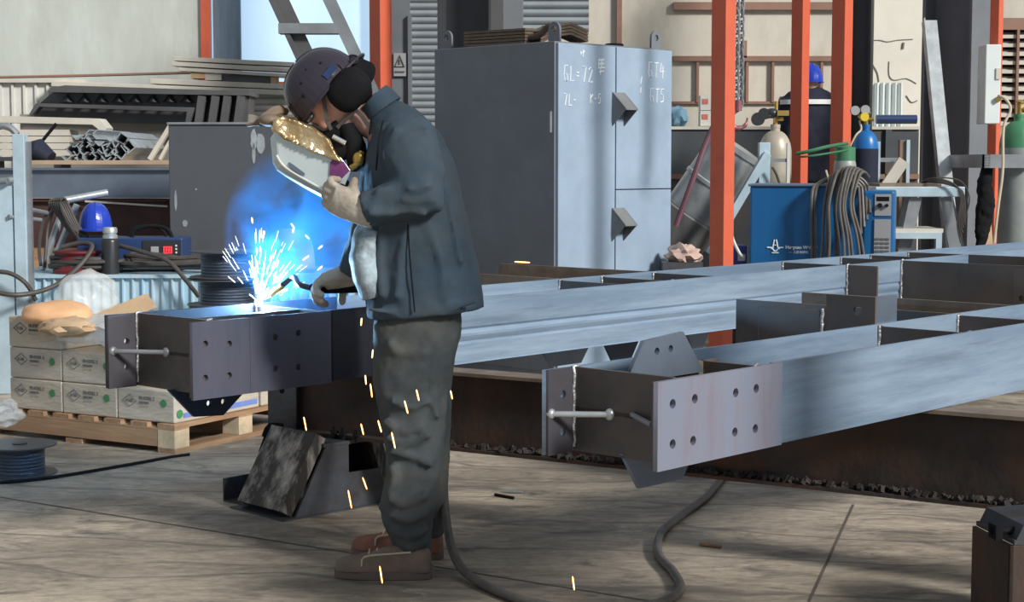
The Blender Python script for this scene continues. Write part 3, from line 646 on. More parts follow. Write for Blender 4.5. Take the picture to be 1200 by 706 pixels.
names = {(0, 0, 0): 'wrapped carton at the front right corner of the pallet, bottom layer', (1, 0, 0): 'wrapped carton in the middle of the bottom row, under the steel end plate', (2, 0, 0): 'wrapped carton at the left end of the bottom row on the pallet',
         (1, 0, 1): 'second layer wrapped carton, right one, half hidden by the steel end plate', (2, 0, 1): 'second layer wrapped carton at the far left of the pallet',
         (2, 0, 2): 'top layer wrapped carton on the left, under the peach foam'}
for (i, j, k), lb in names.items(): carton(i, j, k, lab=lb, dx=random.uniform(0, .004))
for j, lb in ((1, 'second carton along the right side of the pallet, below the navy gusset'), (2, 'rearmost carton along the right side of the pallet, with red and green print')):
    t = carton(0, j, 0, lab=lb)
    r = roots[t.name].translation
    b = B(); q = r-vv*.001
    if j == 2:
        b.bar(q+uu*.03+V((0, 0, .1)), q+uu*.12+V((0, 0, .1)), .001, .05); b.build('red_print', 'red_print', t, True)
        b = B(); b.bar(q+uu*.16+V((0, 0, .06)), q+uu*.25+V((0, 0, .06)), .001, .07); b.build('green_print', 'green_print', t, True)
    else:
        b.bar(q+uu*.0+V((0, 0, .03)), q+uu*.28+V((0, 0, .03)), .001, .025); b.build('blue_stripe', 'blue_print', t, True)
ztop = .133+3*.147
def crumple(name, c, rad, mat, seed=0, amp=.25, sub=4, flat=0, fr=4.0, R=None, parent=None):
    bm = bmesh.new(); bmesh.ops.create_icosphere(bm, subdivisions=sub, radius=1)
    for v in bm.verts:
        n = v.co.normalized(); d = 1+amp*(noise.noise(n*fr*.5+V((seed, 0, 0)))*1.3+.5*abs(noise.noise(n*fr*1.5+V((0, seed, 0)))))
        p = V((n.x*rad[0], n.y*rad[1], n.z*rad[2]))*d
        if flat and p.z < -rad[2]*flat: p.z = -rad[2]*flat
        v.co = V(c)+((R@p) if R else p)
    bb = B(); bb.bm.free(); bb.bm = bm; bb.smooth = True
    return bb.build(name, mat, parent, world=parent is not None)
zc3 = ztop
o = crumple('foam_sheet', P(66, 368, 7.75), (.17, .13, .062), 'peach', 3, .10, flat=.6, fr=3); tag(o, 'peach coloured foam wrap on top of the wrapped cartons', 'packaging')
o = crumple('plastic_bag', P(102, 350, 7.98), (.145, .12, .13), 'film', 5, .12, flat=.8, fr=5); tag(o, 'crumpled clear plastic bag on top of the carton stack', 'plastic bag')
t = thing('open_cardboard_box', 'small open brown cardboard box leaning on the carton stack', 'cardboard box', P(150, 375, 7.9))
b = B(); b.bar(P(120, 375, 7.85), P(178, 352, 7.95), .14, .006, up=(0, -.5, 1)); b.build('flap', 'kraft', t, True, label='open flap')
b = B(); b.box(P(150, 388, 8.0), (.24, .18, .13), (0, -.1, .5)); b.build('tray', 'kraft', t, True)
b = B(); g_ = []
for j in range(15):
    row = []
    for i in range(24):
        t_ = i/23; y_ = .02+(1-t_)*.68+.0; 
        drop = 0 if t_ < .42 else min(1, (t_-.42)/.35); z = .133+3*.147+.006-.150*drop+.010*noise.noise(V((t_*7+j*.8, j*.35+t_*9, 0)))
        xx = .0+.31*j/14
        if j < 4: z -= (4-j)*.028; xx = -.006+.012*noise.noise(V((t_*9, j*1.3, 2)))
        row.append(V((xx, y_+.02*noise.noise(V((t_*4, j*.4, 3))), z)))
    g_.append(row)
vv_ = [[b.bm.verts.new(V((pc.x, pc.y, 0))+uu*p.x+vv*p.y+V((0, 0, p.z))) for p in r_] for r_ in g_]
for j in range(14):
    for i in range(23): b.bm.faces.new((vv_[j][i], vv_[j][i+1], vv_[j+1][i+1], vv_[j+1][i]))
b.smooth = True; o = b.build('stretch_film', 'film', None); md = o.modifiers.new('t', 'SOLIDIFY'); md.thickness = .002
tag(o, 'translucent stretch film sloping over the top of the carton stack', 'plastic film')
o = crumple('cardboard_scrap', P(80, 384, 7.55), (.12, .08, .045), 'kraft', 8, .3, 3, fr=5); tag(o, 'torn brown paper scrap below the peach foam', 'packaging')
o = crumple('crumpled_bag', G(3, 492, .16)+V((-.06, .15, 0)), (.09, .12, .06), 'film', 12, .3, flat=.8); tag(o, 'crumpled pale plastic sheet at the left end of the pallet', 'plastic sheet')
# spool on the floor bottom-left
def spool(name, label, c, r, h, rc, mat='wire', group=None):
    t = thing(name, label, 'wire spool', c, 0, group)
    for z in (0, h-.006):
        b = B(); b.lathe((0, 0, z), [(.025, 0), (r, 0), (r, .006), (.025, .006)], 36); b.build('rim', 'spool_rim', t)
    b = B(); b.lathe((0, 0, 0), [(rc*.6, .006), (rc, .006)]+[(rc*(1+.015*((i % 2)*2-1)), .006+(h-.012)*i/16) for i in range(1, 16)]+[(rc, h-.006), (rc*.6, h-.006)], 30); b.build('wound_wire', mat, t)
    b = B(); b.lathe((0, 0, 0), [(.02, .001), (.03, .001), (.03, h+.004), (.02, h+.004)], 20); b.build('hub', 'black_pl', t)
    return t
g0 = G(14, 562); spool('wire_spool', 'black wire spool lying on the floor at the left edge', (g0.x, g0.y+.12, .002), .15, .125, .10)
# sheet under the spool and strip on the floor
b = B(); a1, a2, a3, a4 = G(-20, 545), G(52, 555), G(60, 562), G(-20, 572); b._add([a1+V((0, 0, .001)), a2+V((0, 0, .001)), a3+V((0, 0, .001)), a4+V((0, 0, .001))], [(0, 1, 2, 3)])
b.build('tmp', 'black', None); bpy.data.objects.remove(bpy.data.objects['tmp'])
o = B().tube([G(0, 566, .008), G(60, 560, .008), G(150, 545, .008), G(200, 536, .006), G(222, 533, .006)], .007, 6).build('floor_cable', 'black', None); tag(o, 'thin black cable on the floor in front of the pallet', 'cable')

# floor joints and bits
b = B()
def strip(p, q, w, z=.0015):
    p = V(p); q = V(q); d = (q-p).normalized(); n = V((-d.y, d.x, 0))*w/2; zz = V((0, 0, z))
    b._add([p+n+zz, q+n+zz, q-n+zz, p-n+zz], [(0, 1, 2, 3)])
strip(G(-40, 577), G(400, 647), .010); strip(G(400, 647), G(760, 705), .010); strip(G(1000, 592), G(948, 706), .009)
struct('trim_2', b, 'joint')
for k, (x, y, x2, y2, m_) in enumerate(((820, 638, 845, 641, 'wood'), (580, 580, 602, 584, 'black'), (590, 576, 612, 577, 'galv'))):
    o = B().cyl(G(x, y, .006), G(x2, y2, .006), .006, 8).build('metal_offcut', m_, None)
    tag(o, ['short brown rod offcut on the floor right of the hose', 'short black rod lying on the floor behind the hose', 'small bright wire offcut on the floor beside a black rod'][k], 'scrap')

# ------------------------------------------------------------------ hose of the torch
t = thing('welding_hose', 'thick grey-brown welding hose looping on the floor behind the welder', 'hose', (G(530, 600).x, G(530, 600).y, 0))
hp = [P(430, 335, 5.66), P(465, 345, 5.74), P(500, 375, 5.76), P(519, 430, 5.72), P(521, 500, 5.66), P(520, 560, 5.5), P(523, 610, 5.3), G(534, 655, .05), G(560, 682, .018), G(620, 706, .016), G(700, 716, .016), G(770, 708, .016), G(797, 692, .016), G(790, 672, .016), G(772, 650, .016), G(775, 625, .016), G(800, 603, .016), G(825, 585, .016), G(838, 571, .016), G(850, 556, .016), G(880, 530, .016)]
B().tube(hp, .0145, 10, smooth=6).build('hose', 'hose', t, True)

# ------------------------------------------------------------------ big grey cabinet
ce = P(650, 48, 9.6); r45 = math.radians(45)
cab = thing('steel_cabinet', 'tall grey steel cabinet with chalk writing on its pale blue doors', 'cabinet', (ce.x, ce.y, 0), r45)
# local x: along right face (away right), local y: along left face (away left)
CW, CD = 1.03, 1.02; CH = ce.z
b = B(); b.bb(0, CW, 0, CD, .08, CH); b.build('body', 'cab_shaded', cab, bevel=.004)
b = B(); b.bb(.01, CW-.01, .0, CD, 0, .08); b.build('plinth', 'cab_shaded', cab)
# doors on the y=0 face
def cabp(px, py): # pixel on the y=-0.02 plane -> local (x,z)
    fr = cabF; return fr.hq(px, py, -.022)
cabF = Frame(V((ce.x, ce.y, 0)), V((ce.x+1, ce.y+1, 0)))
xs = cabF.hq(722, 100, -.02)[0]; zs = cabF.hq(750, 222, -.02)[1]
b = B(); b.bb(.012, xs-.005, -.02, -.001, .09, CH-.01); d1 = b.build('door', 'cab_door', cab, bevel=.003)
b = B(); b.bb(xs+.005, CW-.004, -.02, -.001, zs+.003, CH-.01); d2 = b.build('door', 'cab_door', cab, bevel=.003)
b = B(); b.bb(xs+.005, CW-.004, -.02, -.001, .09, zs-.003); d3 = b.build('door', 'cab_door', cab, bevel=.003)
# triangular rain guards over the locks
for py in (108, 244):
    x, z = cabF.hq(715, py, -.02); x2, _ = cabF.hq(742, py, -.02)
    b = B()
    w2 = .055; L2 = .16; xc = xs+.02
    M4 = lambda p: V(p)
    zt_ = z
    # sloping roof plate, projecting toward the viewer, with two triangular cheeks
    b._add([(xc-w2, -.021, zt_), (xc+w2, -.021, zt_), (xc+w2, -.13, zt_-.10), (xc-w2, -.13, zt_-.10), (xc-w2, -.021, zt_-.006), (xc+w2, -.021, zt_-.006), (xc+w2, -.13, zt_-.106), (xc-w2, -.13, zt_-.106)],
           [(0, 1, 2, 3), (7, 6, 5, 4), (0, 4, 5, 1), (1, 5, 6, 2), (2, 6, 7, 3), (3, 7, 4, 0)])
    for sx in (-w2, w2-.005):
        b._add([(xc+sx, -.021, zt_), (xc+sx, -.13, zt_-.10), (xc+sx, -.021, zt_-.2), (xc+sx+.005, -.021, zt_), (xc+sx+.005, -.13, zt_-.10), (xc+sx+.005, -.021, zt_-.2)], [(0, 1, 2), (5, 4, 3), (0, 3, 4, 1), (1, 4, 5, 2), (2, 5, 3, 0)])
    b.build('lock_guard', M('guard_grey', (.20, .21, .21), .55, .2, .15), cab, label='angled metal guard over a lock')
# lifting lugs
def lug(x, y, rz):
    pts = [(-.045, 0), (.045, 0), (.045, .07)]+[(.045*math.cos(a*math.pi/8), .07+.045*math.sin(a*math.pi/8)) for a in range(1, 8)]+[(-.045, .07)]
    m4 = Matrix.Translation((x, y, CH))@Matrix.Rotation(rz, 4, 'Z')@Matrix(((1, 0, 0, 0), (0, 0, 1, 0), (0, 1, 0, 0), (0, 0, 0, 1)))
    holed('lifting_lug', pts, [(0, .07)], .014, m4, 'cab_shaded', cab, .02)
lug(.06, .05, 1.57); lug(CW-.06, .06, 0); lug(.06, CD-.06, 1.57)
# lock latch strip on the corner
b = B(); b.bb(-.012, -.0, .02, .028, CH-.62+.1, CH-.5+.1); b.build('hinge', 'galv', cab)
# chalk marks
STR = {'G': [[(1, 5), (.2, 5), (0, 2), (.3, 0), (1, .3), (.9, 2.3), (.5, 2.3)]], 'L': [[(.2, 5), (.1, 0), (1, .2)]], 'T': [[(0, 4.8), (1.2, 5)], [(.6, 5), (.5, 0)]], '2': [[(0, 4), (.6, 5), (1, 4), (0, 0), (1.1, .2)]], '-': [[(0, 2.5), (.7, 2.5)]], '=': [[(0, 3), (.7, 3)], [(0, 1.8), (.7, 1.8)]],
       '7': [[(0, 5), (1, 5), (.4, 0)]], '4': [[(.3, 5), (0, 2), (1.1, 2.2)], [(.8, 4), (.7, 0)]], '5': [[(1, 5), (.2, 5), (.1, 3), (.8, 3), (.9, .7), (0, 0)]], '3': [[(0, 5), (.9, 4.6), (.3, 2.8), (.9, 1.5), (0, 0)]], '+': [[(.5, 4), (.5, 1)], [(0, 2.5), (1, 2.5)]],
       'h': [[(0, 5), (0, 0)], [(0, 2.5), (.7, 3), (.7, 0)]], '1': [[(.3, 5), (.2, 0)]], '#': [[(0, 4.5), (1.6, 4.8)], [(0, 3.3), (1.6, 3.6)], [(.3, 5.2), (.1, 2)], [(1.2, 5.2), (1.0, 2)], [(0, 2), (1.7, 2.4)], [(.2, .8), (1.5, 1.2)], [(.8, 5), (.6, 0)]], 'K': [[(0, 5), (0, 0)], [(1, 4.8), (0, 2.6), (1, 0)]], 'P': [[(0, 0), (0, 5), (.9, 4.4), (0, 2.6)]], '/': [[(.5, 5), (.2, 2.8)], [(.3, 1.8), (.15, 0)]]}
def chalk(s, px, py, hpx, door, slant=0):
    x, z = cabF.hq(px, py, -.022); k = hpx/F*10.0/5; b = B(); cx = x
    for ch in s:
        if ch != ' ':
            for st_ in STR[ch]:
                pts = [V((cx+p[0]*k*1.8+p[1]*k*slant, -.0215, z-hpx/F*10.0+p[1]*k)) for p in st_]
                b.tube(pts, .0040, 4, smooth=0)
        cx += k*3.0
    b.build('chalk_mark', 'chalk', door)
chalk('+P', 680, 58, 8, d1); chalk('GL=72', 661, 77, 17, d1); chalk('#', 701, 69, 18, d1); chalk('7L-', 661, 110, 13, d1); chalk('K-5', 692, 110, 11, d1)
chalk('GT4', 760, 73, 18, d2); chalk('/', 750, 90, 19, d2); chalk('GT5', 762, 104, 16, d2)
# on top of the cabinet
t = thing('lifting_belt', 'worn brown folded lifting belt lying on top of the grey cabinet', 'lifting belt', P(600, 45, 10.0))
zt = CH
def belt(pts, w, n=5):
    for k in range(n):
        b = B(); P0 = [V(p)+V((0, 0, k*.019)) for p in pts]
        for i in range(len(P0)-1): b.bar(P0[i], P0[i+1], w, .015)
        b.build('belt_layer', 'belt', t, True)
def onc(lx, ly, dz=0): return roots[cab.name]@V((lx, ly, CH+dz))
belt([onc(.10, .78, .012), onc(.12, .55, .01), onc(.14, .30, .01)], .17)
belt([onc(.14, .30, .012), onc(.24, .27, .055), onc(.34, .25, .07), onc(.46, .22, .03)], .16, 4)
b = B(); b.tube([onc(.1, .32, .04), onc(.1, .22, .05), onc(.09, .12, .10), onc(.09, .07, .06)], .02, 8); b.build('eye', 'belt', t, True)
o = B().box(onc(.62, .35, .012), (.42, .2, .022), (0, 0, r45)).build('board', 'cream', None, bevel=.002); tag(o, 'thin cream board lying on the cabinet roof', 'board')
o = B().tube([onc(.58, .06, .008)+V((math.cos(a*.628)*.05, math.sin(a*.628)*.05, 0)) for a in range(10)], .008, 6, True).build('rubber_ring', 'black', None); tag(o, 'small black ring on the cabinet roof beside the right lug', 'ring')

# ------------------------------------------------------------------ left background
# dark steel cupboard standing behind the weld
Yp = 10.4
X0, X1 = P(198, 200, Yp).x, P(436, 200, Yp).x; z = P(300, 146, Yp).z
t = thing('steel_cupboard', 'dark grey steel cupboard standing behind the blue smoke', 'cupboard', (X0, Yp, 0), math.radians(-2))
b = B(); b.bb(0, X1-X0, 0, .45, .05, z); b.build('body', M('dark_cupboard_paint', (.085, .095, .11), .55, .1, .15, 3, stain=(.075, .08, .09), samt=.4), t, bevel=.005)
b = B(); b.bb(0.01, X1-X0-.01, .0, .44, 0, .05); b.build('plinth', 'black', t)
b = B(); b.bb(-.005, X1-X0+.005, -.012, .46, z, z+.014); b.build('top_edge', 'grey_steel', t)
b = B()
def blob(px, py, rx, rz_, seed):
    c = P(px, py, Yp); n = 14
    pts = [(c.x-X0+rx/F*Yp*math.cos(a*2*math.pi/n)*(1+.35*noise.noise(V((seed, a*.9, 0)))), c.z+rz_/F*Yp*math.sin(a*2*math.pi/n)*(1+.3*noise.noise(V((a*.9, seed, 0))))) for a in range(n)]
    b = B(); b.prism(pts, .003, plane_q(-.003)); b.build('flaked_paint', 'galv', t)
blob(298, 164, 4, 12, 1); blob(306, 168, 5, 12, 5); blob(298, 180, 2, 12, 9)
blob(206, 235, 1.5, 12, 3); blob(217, 262, 3, 4, 7); blob(219, 285, 1.5, 9, 2); blob(230, 222, 1.2, 1.2, 4)
# corrugated bench
Yb = 9.5; zb_ = P(100, 322, Yb).z; X0, X1 = P(-40, 350, Yb).x, P(432, 350, Yb).x
bench = thing('corrugated_bench', 'long bench clad in blue-white corrugated sheet behind the pallet', 'bench', (X0, Yb, 0))
L = X1-X0; pr = []; k = int(L/.055)
for i in range(k+1):
    x = L*i/k; pr += [(x-.010, .018), (x-.004, 0), (x+.004, 0), (x+.010, .018)]
b = B(); pr2 = pr+[(x, .022) for x, _ in ((p[0], 0) for p in pr[::-1])]
b.prism(pr2, zb_-.09, Matrix.Translation((0, 0, .07))); b.build('corrugated_front', 'zinc_box', bench)
b = B(); b.bb(-.02, L+.02, -.01, .62, zb_-.02, zb_); b.build('top_sheet', 'zinc_box', bench)
for x in (.03, L/2, L-.03):
    for y in (.06, .58): b = B(); b.bb(x-.025, x+.025, y-.025, y+.025, 0, zb_-.02); b.build('leg', 'black', bench)
BZ = zb_
# items on bench
t = thing('wire_feeder', 'navy blue wire feeder with a red digital display, on the bench', 'wire feeder', P(140, 300, 9.75))
Yf = 9.72; xa, xb = P(84, 0, Yf).x, P(209, 0, Yf).x; z0, z1 = BZ+.0, P(0, 279, Yf).z
b = B(); b.bb(xa, xb, Yf, Yf+.28, z0+.02, z1); b.build('case', 'navy_mach', t, True, bevel=.008)
for i in (xa+.05, xb-.05): b = B(); b.bb(i-.02, i+.02, Yf+.02, Yf+.26, z0, z0+.02); b.build('foot', 'black', t, True)
b = B(); b.bb(P(162, 0, Yf).x, P(207, 0, Yf).x, Yf-.006, Yf, P(0, 299, Yf).z, P(0, 282, Yf).z); b.build('control_panel', 'black_pl', t, True)
b = B(); b.bb(P(187, 0, Yf).x, P(197, 0, Yf).x, Yf-.012, Yf-.006, P(0, 297, Yf).z, P(0, 289, Yf).z); b.build('display', 'red_led', t, True, label='lit red display')
b = B()
for (x0_, x1_, y0_, y1_) in ((188.5, 195.5, 290.3, 291.0), (188.5, 195.5, 295, 295.7), (188.5, 189.3, 290.3, 295.7), (194.7, 195.5, 290.3, 295.7), (191.6, 192.4, 290.3, 295.7)): b.bb(P(x0_, 0, Yf).x, P(x1_, 0, Yf).x, Yf-.014, Yf-.012, P(0, y1_, Yf).z, P(0, y0_, Yf).z)
b.build('digit', 'black', t, True)
b = B(); b.bb(P(172, 0, Yf).x, P(181, 0, Yf).x, Yf-.012, Yf-.006, P(0, 296, Yf).z, P(0, 289, Yf).z); b.build('meter_window', 'panel_grey', t, True)
for i in range(3): b = B(); b.cyl((P(202, 0, Yf).x, Yf-.012, P(0, 288+i*4, Yf).z), (P(202, 0, Yf).x, Yf-.005, P(0, 288+i*4, Yf).z), .006, 8); b.build('button', 'white', t, True)
b = B(); b.tube([P(154, 280, Yf+.1), P(158, 270, Yf+.1), P(175, 265, Yf+.1), P(195, 268, Yf+.1), P(202, 279, Yf+.1)], .012, 8, smooth=4); b.build('handle', 'black', t, True)
b = B(); b.tube([P(150, 280, Yf+.2), P(156, 268, Yf+.2), P(175, 265, Yf+.2), P(190, 270, Yf+.2), P(196, 279, Yf+.2)], .009, 8, smooth=4); b.build('handle', 'black', t, True)
t = thing('reel_drum', 'dark red wire drum among the cables on the bench', 'wire drum', (P(92, 310, 9.66).x, 9.64, BZ))
b = B(); b.lathe((0, 0, 0), [(.14, 0), (.14, .02), (.12, .04), (.12, .10), (.14, .12), (.14, .13)], 28); b.build('drum', 'red_drum', t)
def hardhat(parent, c, up, fwd, r, mat, name='shell', brim=.03, world=True, deep=1.05):
    up = V(up).normalized(); fwd = (V(fwd)-up*V(fwd).dot(up)).normalized(); sd = up.cross(fwd)
    b = B(); rs = []; n = 32
    for j in range(14):
        ph = math.pi/2*j/13; rr = math.cos(ph) if j < 13 else .02; zz = math.sin(ph)
        rs.append([V(c)+(fwd*math.cos(2*math.pi*i/n)*r*1.08+sd*math.sin(2*math.pi*i/n)*r*.9)*(rr**.85)+up*(zz*r*deep+ (.006 if abs(math.sin(2*math.pi*i/n)) < .16 and j > 2 else 0)) for i in range(n)])
    inner = [[V(c)+(p-V(c))*.965 for p in ring] for ring in rs]
    b.rings(inner[::-1]+rs, cap=False); b.bm.faces.new(b.bm.verts[:0]) if False else None
    o = b.build(name, mat, parent, world)
    b = B(); pts = []
    for i in range(n):
        a = 2*math.pi*i/n; e = 1+brim/r*max(0.25, max(0, math.cos(a))**1.5*1.6)
        pts.append((V(c)+(fwd*math.cos(a)*r*1.08+sd*math.sin(a)*r*.9)*.985, V(c)+(fwd*math.cos(a)*r*1.08+sd*math.sin(a)*r*.9)*e-up*.006*e))
    rs = [[p+up*.003 for p, q in pts], [q+up*.003 for p, q in pts], [q-up*.003 for p, q in pts], [p-up*.003 for p, q in pts]]
    b.rings(rs, closed=True); b.build('brim', mat, parent, world)
    return o
hc = P(112, 268, 9.95)
t = thing('hard_hat', 'bright blue hard hat on top of the wire feeder', 'hard hat', hc)
hardhat(t, P(112, 268, 9.9), (0, 0, 1), (.3, -1, 0), .108, 'blue_hat', deep=1.45)
tb_ = P(128, 325, 9.52)
t = thing('vacuum_flask', 'black vacuum flask with silver cap at the front of the bench', 'flask', (tb_.x, 9.56, BZ))
b = B(); b.lathe((0, 0, 0), [(.045, 0), (.05, .004), (.05, .185), (.046, .20), (.04, .205)], 28); b.build('body', 'black_pl', t)
b = B(); b.lathe((0, 0, 0), [(.043, .205), (.043, .222), (.036, .226), (.036, .232), (.042, .236), (.042, .258), (.036, .268), (.02, .27)], 28); b.build('cap', 'galv', t)
# cables piled on bench
def coil(name, label, c, rx, ry, n, r, mat, cat='cable', jit=.55, z0=None, tails=()):
    b = B(); pts = []
    for i in range(n*14):
        a = i*2*math.pi/14; f = 1+jit*noise.noise(V((i*.11, n, rx*10)))
        pts.append(V((c[0]+rx*f*math.cos(a), c[1]+ry*f*math.sin(a), c[2]+r+(i/14)*r*1.25+.03*noise.noise(V((i*.17, n, 2)))+.015)))
    b.tube(pts, r, 6, smooth=1); t = b.build(name, mat, None)
    return tag(t, label, cat)
coil('cable_coil', 'loose coil of dark welding cable right of the flask on the bench', (P(185, 0, 9.62).x, 9.64, BZ), .24, .085, 5, .0125, 'cable')
coil('cable_coil', 'loose coil of dark cable around the dark red drum', (P(92, 0, 9.62).x, 9.66, BZ), .21, .13, 4, .013, 'cable')
for pts, r, lb in (([P(-15, 319, 9.2), P(10, 320, 9.2), P(30, 332, 9.2), P(42, 352, 9.25)], .013, 'black cable arching over the left end of the bench'),
                   ([P(-15, 340, 9.15), P(20, 346, 9.15), P(60, 337, 9.3), P(90, 315, 9.45), P(108, 290, 9.55), P(95, 285, 9.6), P(72, 290, 9.6)], .014, 'thick grey cable running down from the red drum across the bench front'),
                   ([P(140, 288, 9.6), P(165, 295, 9.5), P(195, 305, 9.42), P(215, 325, 9.40), P(233, 348, 9.42)], .013, 'grey cable hanging over the bench front toward the spool')):
    o = B().tube(pts, r, 8, smooth=6).build('cable', 'cable', None); tag(o, lb, 'cable')
# tubular trestle with hanging coil
t = thing('pipe_stand', 'leaning galvanised pipe frame with a hanging cable, left of the blue hard hat', 'pipe frame', P(70, 310, 9.9))
b = B(); b.tube([P(48, 318, 9.85), P(78, 236, 9.85)], .022, 12, smooth=0); b.build('leg', 'galv', t, True)
b = B(); b.tube([P(58, 318, 10.05), P(90, 240, 10.05)], .02, 12, smooth=0); b.build('leg', 'galv', t, True)
b = B(); b.tube([P(76, 235, 9.85), P(126, 226, 9.95)], .022, 12, smooth=0); b.build('top_bar', 'galv', t, True)
b = B()
for k in range(6):
    x = 58+k*2.5; b.tube([P(x, 238, 9.78-k*.01), P(x+8, 250+k*2, 9.78-k*.01), P(x+24, 272+k*2, 9.8), P(x+34, 274+k*1.5, 9.8), P(x+20, 262, 9.82), P(x+6, 236-k*.4, 9.82)], .008, 6, True, 4)
b.tube([P(60, 240, 9.8), P(50, 262, 9.8), P(46, 290, 9.78), P(48, 312, 9.76)], .010, 6, smooth=4); b.tube([P(64, 242, 9.8), P(56, 266, 9.8), P(54, 292, 9.78), P(52, 314, 9.76)], .010, 6, smooth=4)
o = b.build('hanging_cable', 'cable', None); tag(o, 'grey cable looped over the galvanised pipe frame', 'cable')
# left rack uprights
t = thing('steel_rack', 'pale blue steel rack upright at the left edge', 'rack', (P(20, 200, 9.4).x, 9.4, 0))
b = B(); b.bb(P(10, 0, 9.3).x, P(24, 0, 9.3).x, 9.3, 9.38, 0, P(0, 157, 9.3).z); b.build('upright', 'pale_blue', t, True, bevel=.003)
b = B(); b.bb(P(24, 0, 9.3).x, P(29, 0, 9.3).x, 9.32, 9.36, 0, P(0, 166, 9.3).z); b.build('upright', 'grey_steel', t, True)
b = B(); b.bb(P(-14, 0, 9.3).x, P(8, 0, 9.3).x, 9.3, 9.34, .0, P(0, 218, 9.3).z); b.build('side_sheet', 'pale_blue', t, True)
b = B(); b.cyl(P(8, 212, 9.26), P(35, 206, 9.5), .018, 14); b.cyl(P(-12, 213, 9.27), P(8, 212, 9.26), .018, 14); b.build('pipe_rung', 'grey_steel', t, True)
b = B(); b.cyl(P(10, 254, 9.28), P(48, 258, 9.5), .012, 10); b.cyl(P(24, 244, 9.5), P(56, 250, 9.8), .014, 10); b.build('thin_rung', 'grey_steel', t, True)
b = B(); b.tube([P(-12, 156, 9.6), P(0, 148, 9.6), P(12, 150, 9.6), P(20, 158, 9.6)], .02, 8, smooth=4); b.build('arched_tube', 'grey_steel', t, True)
# spool stack
ys = 8.9; sc_ = P(267, 355, ys)
stl = thing('steel_drum', 'small dark steel drum carrying the two stacked spools', 'drum', (sc_.x, ys, 0))
b = B(); hh_ = P(267, 357, ys).z; b.lathe((0, 0, 0), [(.19, 0), (.2, .01), (.2, .2), (.205, .21), (.2, .22), (.2, hh_-.012), (.205, hh_-.006), (.2, hh_-.002)], 32); b.build('shell', 'stand', stl)
th_ = P(0, 295, ys).z-P(0, 326, ys).z
spool('wire_spool', 'lower black spool of blued wire beside the welding arc', (sc_.x, ys, hh_), .215, th_, .145, group='stacked spools beside the weld')
spool('wire_spool', 'upper black spool of blued wire beside the welding arc', (sc_.x, ys, hh_+th_+.005), .20, th_, .14, group='stacked spools beside the weld')
# pale dome behind smoke
t = thing('spool_cover', 'pale rounded cover on the bench, seen through the blue smoke', 'cover', (P(340, 300, 9.8).x, 9.8, BZ))
z_ = P(0, 268, 9.8).z-BZ
b = B(); b.loft([(V((0, 0, 0)), .14, .15), (V((0, 0, z_*.5)), .14, .14), (V((0, 0, z_*.85)), .12, .115), (V((0, 0, z_*.97)), .08, .07), (V((0, 0, z_)), .03, .02)]); b.build('cover', 'dome', t)
b = B(); b.bb(-.16, .16, -.16, .16, 0, .02); b.build('base', 'grey_steel', t)

# long blue beam + dark beam + board behind the bench
def longbar(name, label, px0, px1, py0, py1, Y, mat, d=.25, cat='steel beam', prof='H', sl=0):
    X0, X1 = P(px0, 0, Y).x, P(px1, 0, Y).x; z0, z1 = P(0, py1, Y).z, P(0, py0, Y).z
    t = thing(name, label, cat, (X0, Y, 0), 0); L = X1-X0; tk = .014
    if prof == 'H':
        b = B(); b.bb(0, L, 0, d, z1-tk, z1); b.build('top_flange', mat, t)
        b = B(); b.bb(0, L, 0, d, z0, z0+tk); b.build('bottom_flange', mat, t)
        b = B(); b.bb(0, L, d*.12, d*.12+.012, z0+tk, z1-tk); b.build('web', mat, t)
    else:
        b = B(); b.bb(0, L, 0, d, z0, z1); b.build('plate', mat, t, bevel=.002)
    return t
def block(parent, name, px0, px1, py0, py1, Y, d, mat):
    b = B(); b.bb(P(px0, 0, Y).x, P(px1, 0, Y).x, Y, Y+d, P(0, py1, Y).z, P(0, py0, Y).z); return b.build(name, mat, parent, True)
longbar('long_beam', 'blue-grey H beam lying behind the bench, under the brown board', -20, 199, 197, 232, 11.3, 'gusset', .3)
longbar('long_beam', 'dark maroon beam under the blue-grey beam behind the bench', -20, 199, 234, 290, 11.32, 'maroon', .3)
t = thing('timber_stack', 'stack of rough timber under the maroon beam behind the bench', 'timber', (P(90, 300, 11.3).x, 11.3, 0))
zz_ = P(0, 290, 11.32).z
for k in range(4): b = B(); b.bb(-1.1, .75, 0, .28, zz_*k/4+.003, zz_*(k+1)/4-.003); b.build('plank', 'wood', t)
longbar('flat_board', 'long brown board lying on the blue-grey beam', 24, 199, 188, 193, 11.3, 'board', .4, 'board', 'P')
o = B().bar(P(100, 236, 11.29), P(196, 242, 11.29), .02, .012).build('steel_strip', 'cream', None); tag(o, 'thin pale strip resting along the front of the maroon beam', 'strip')
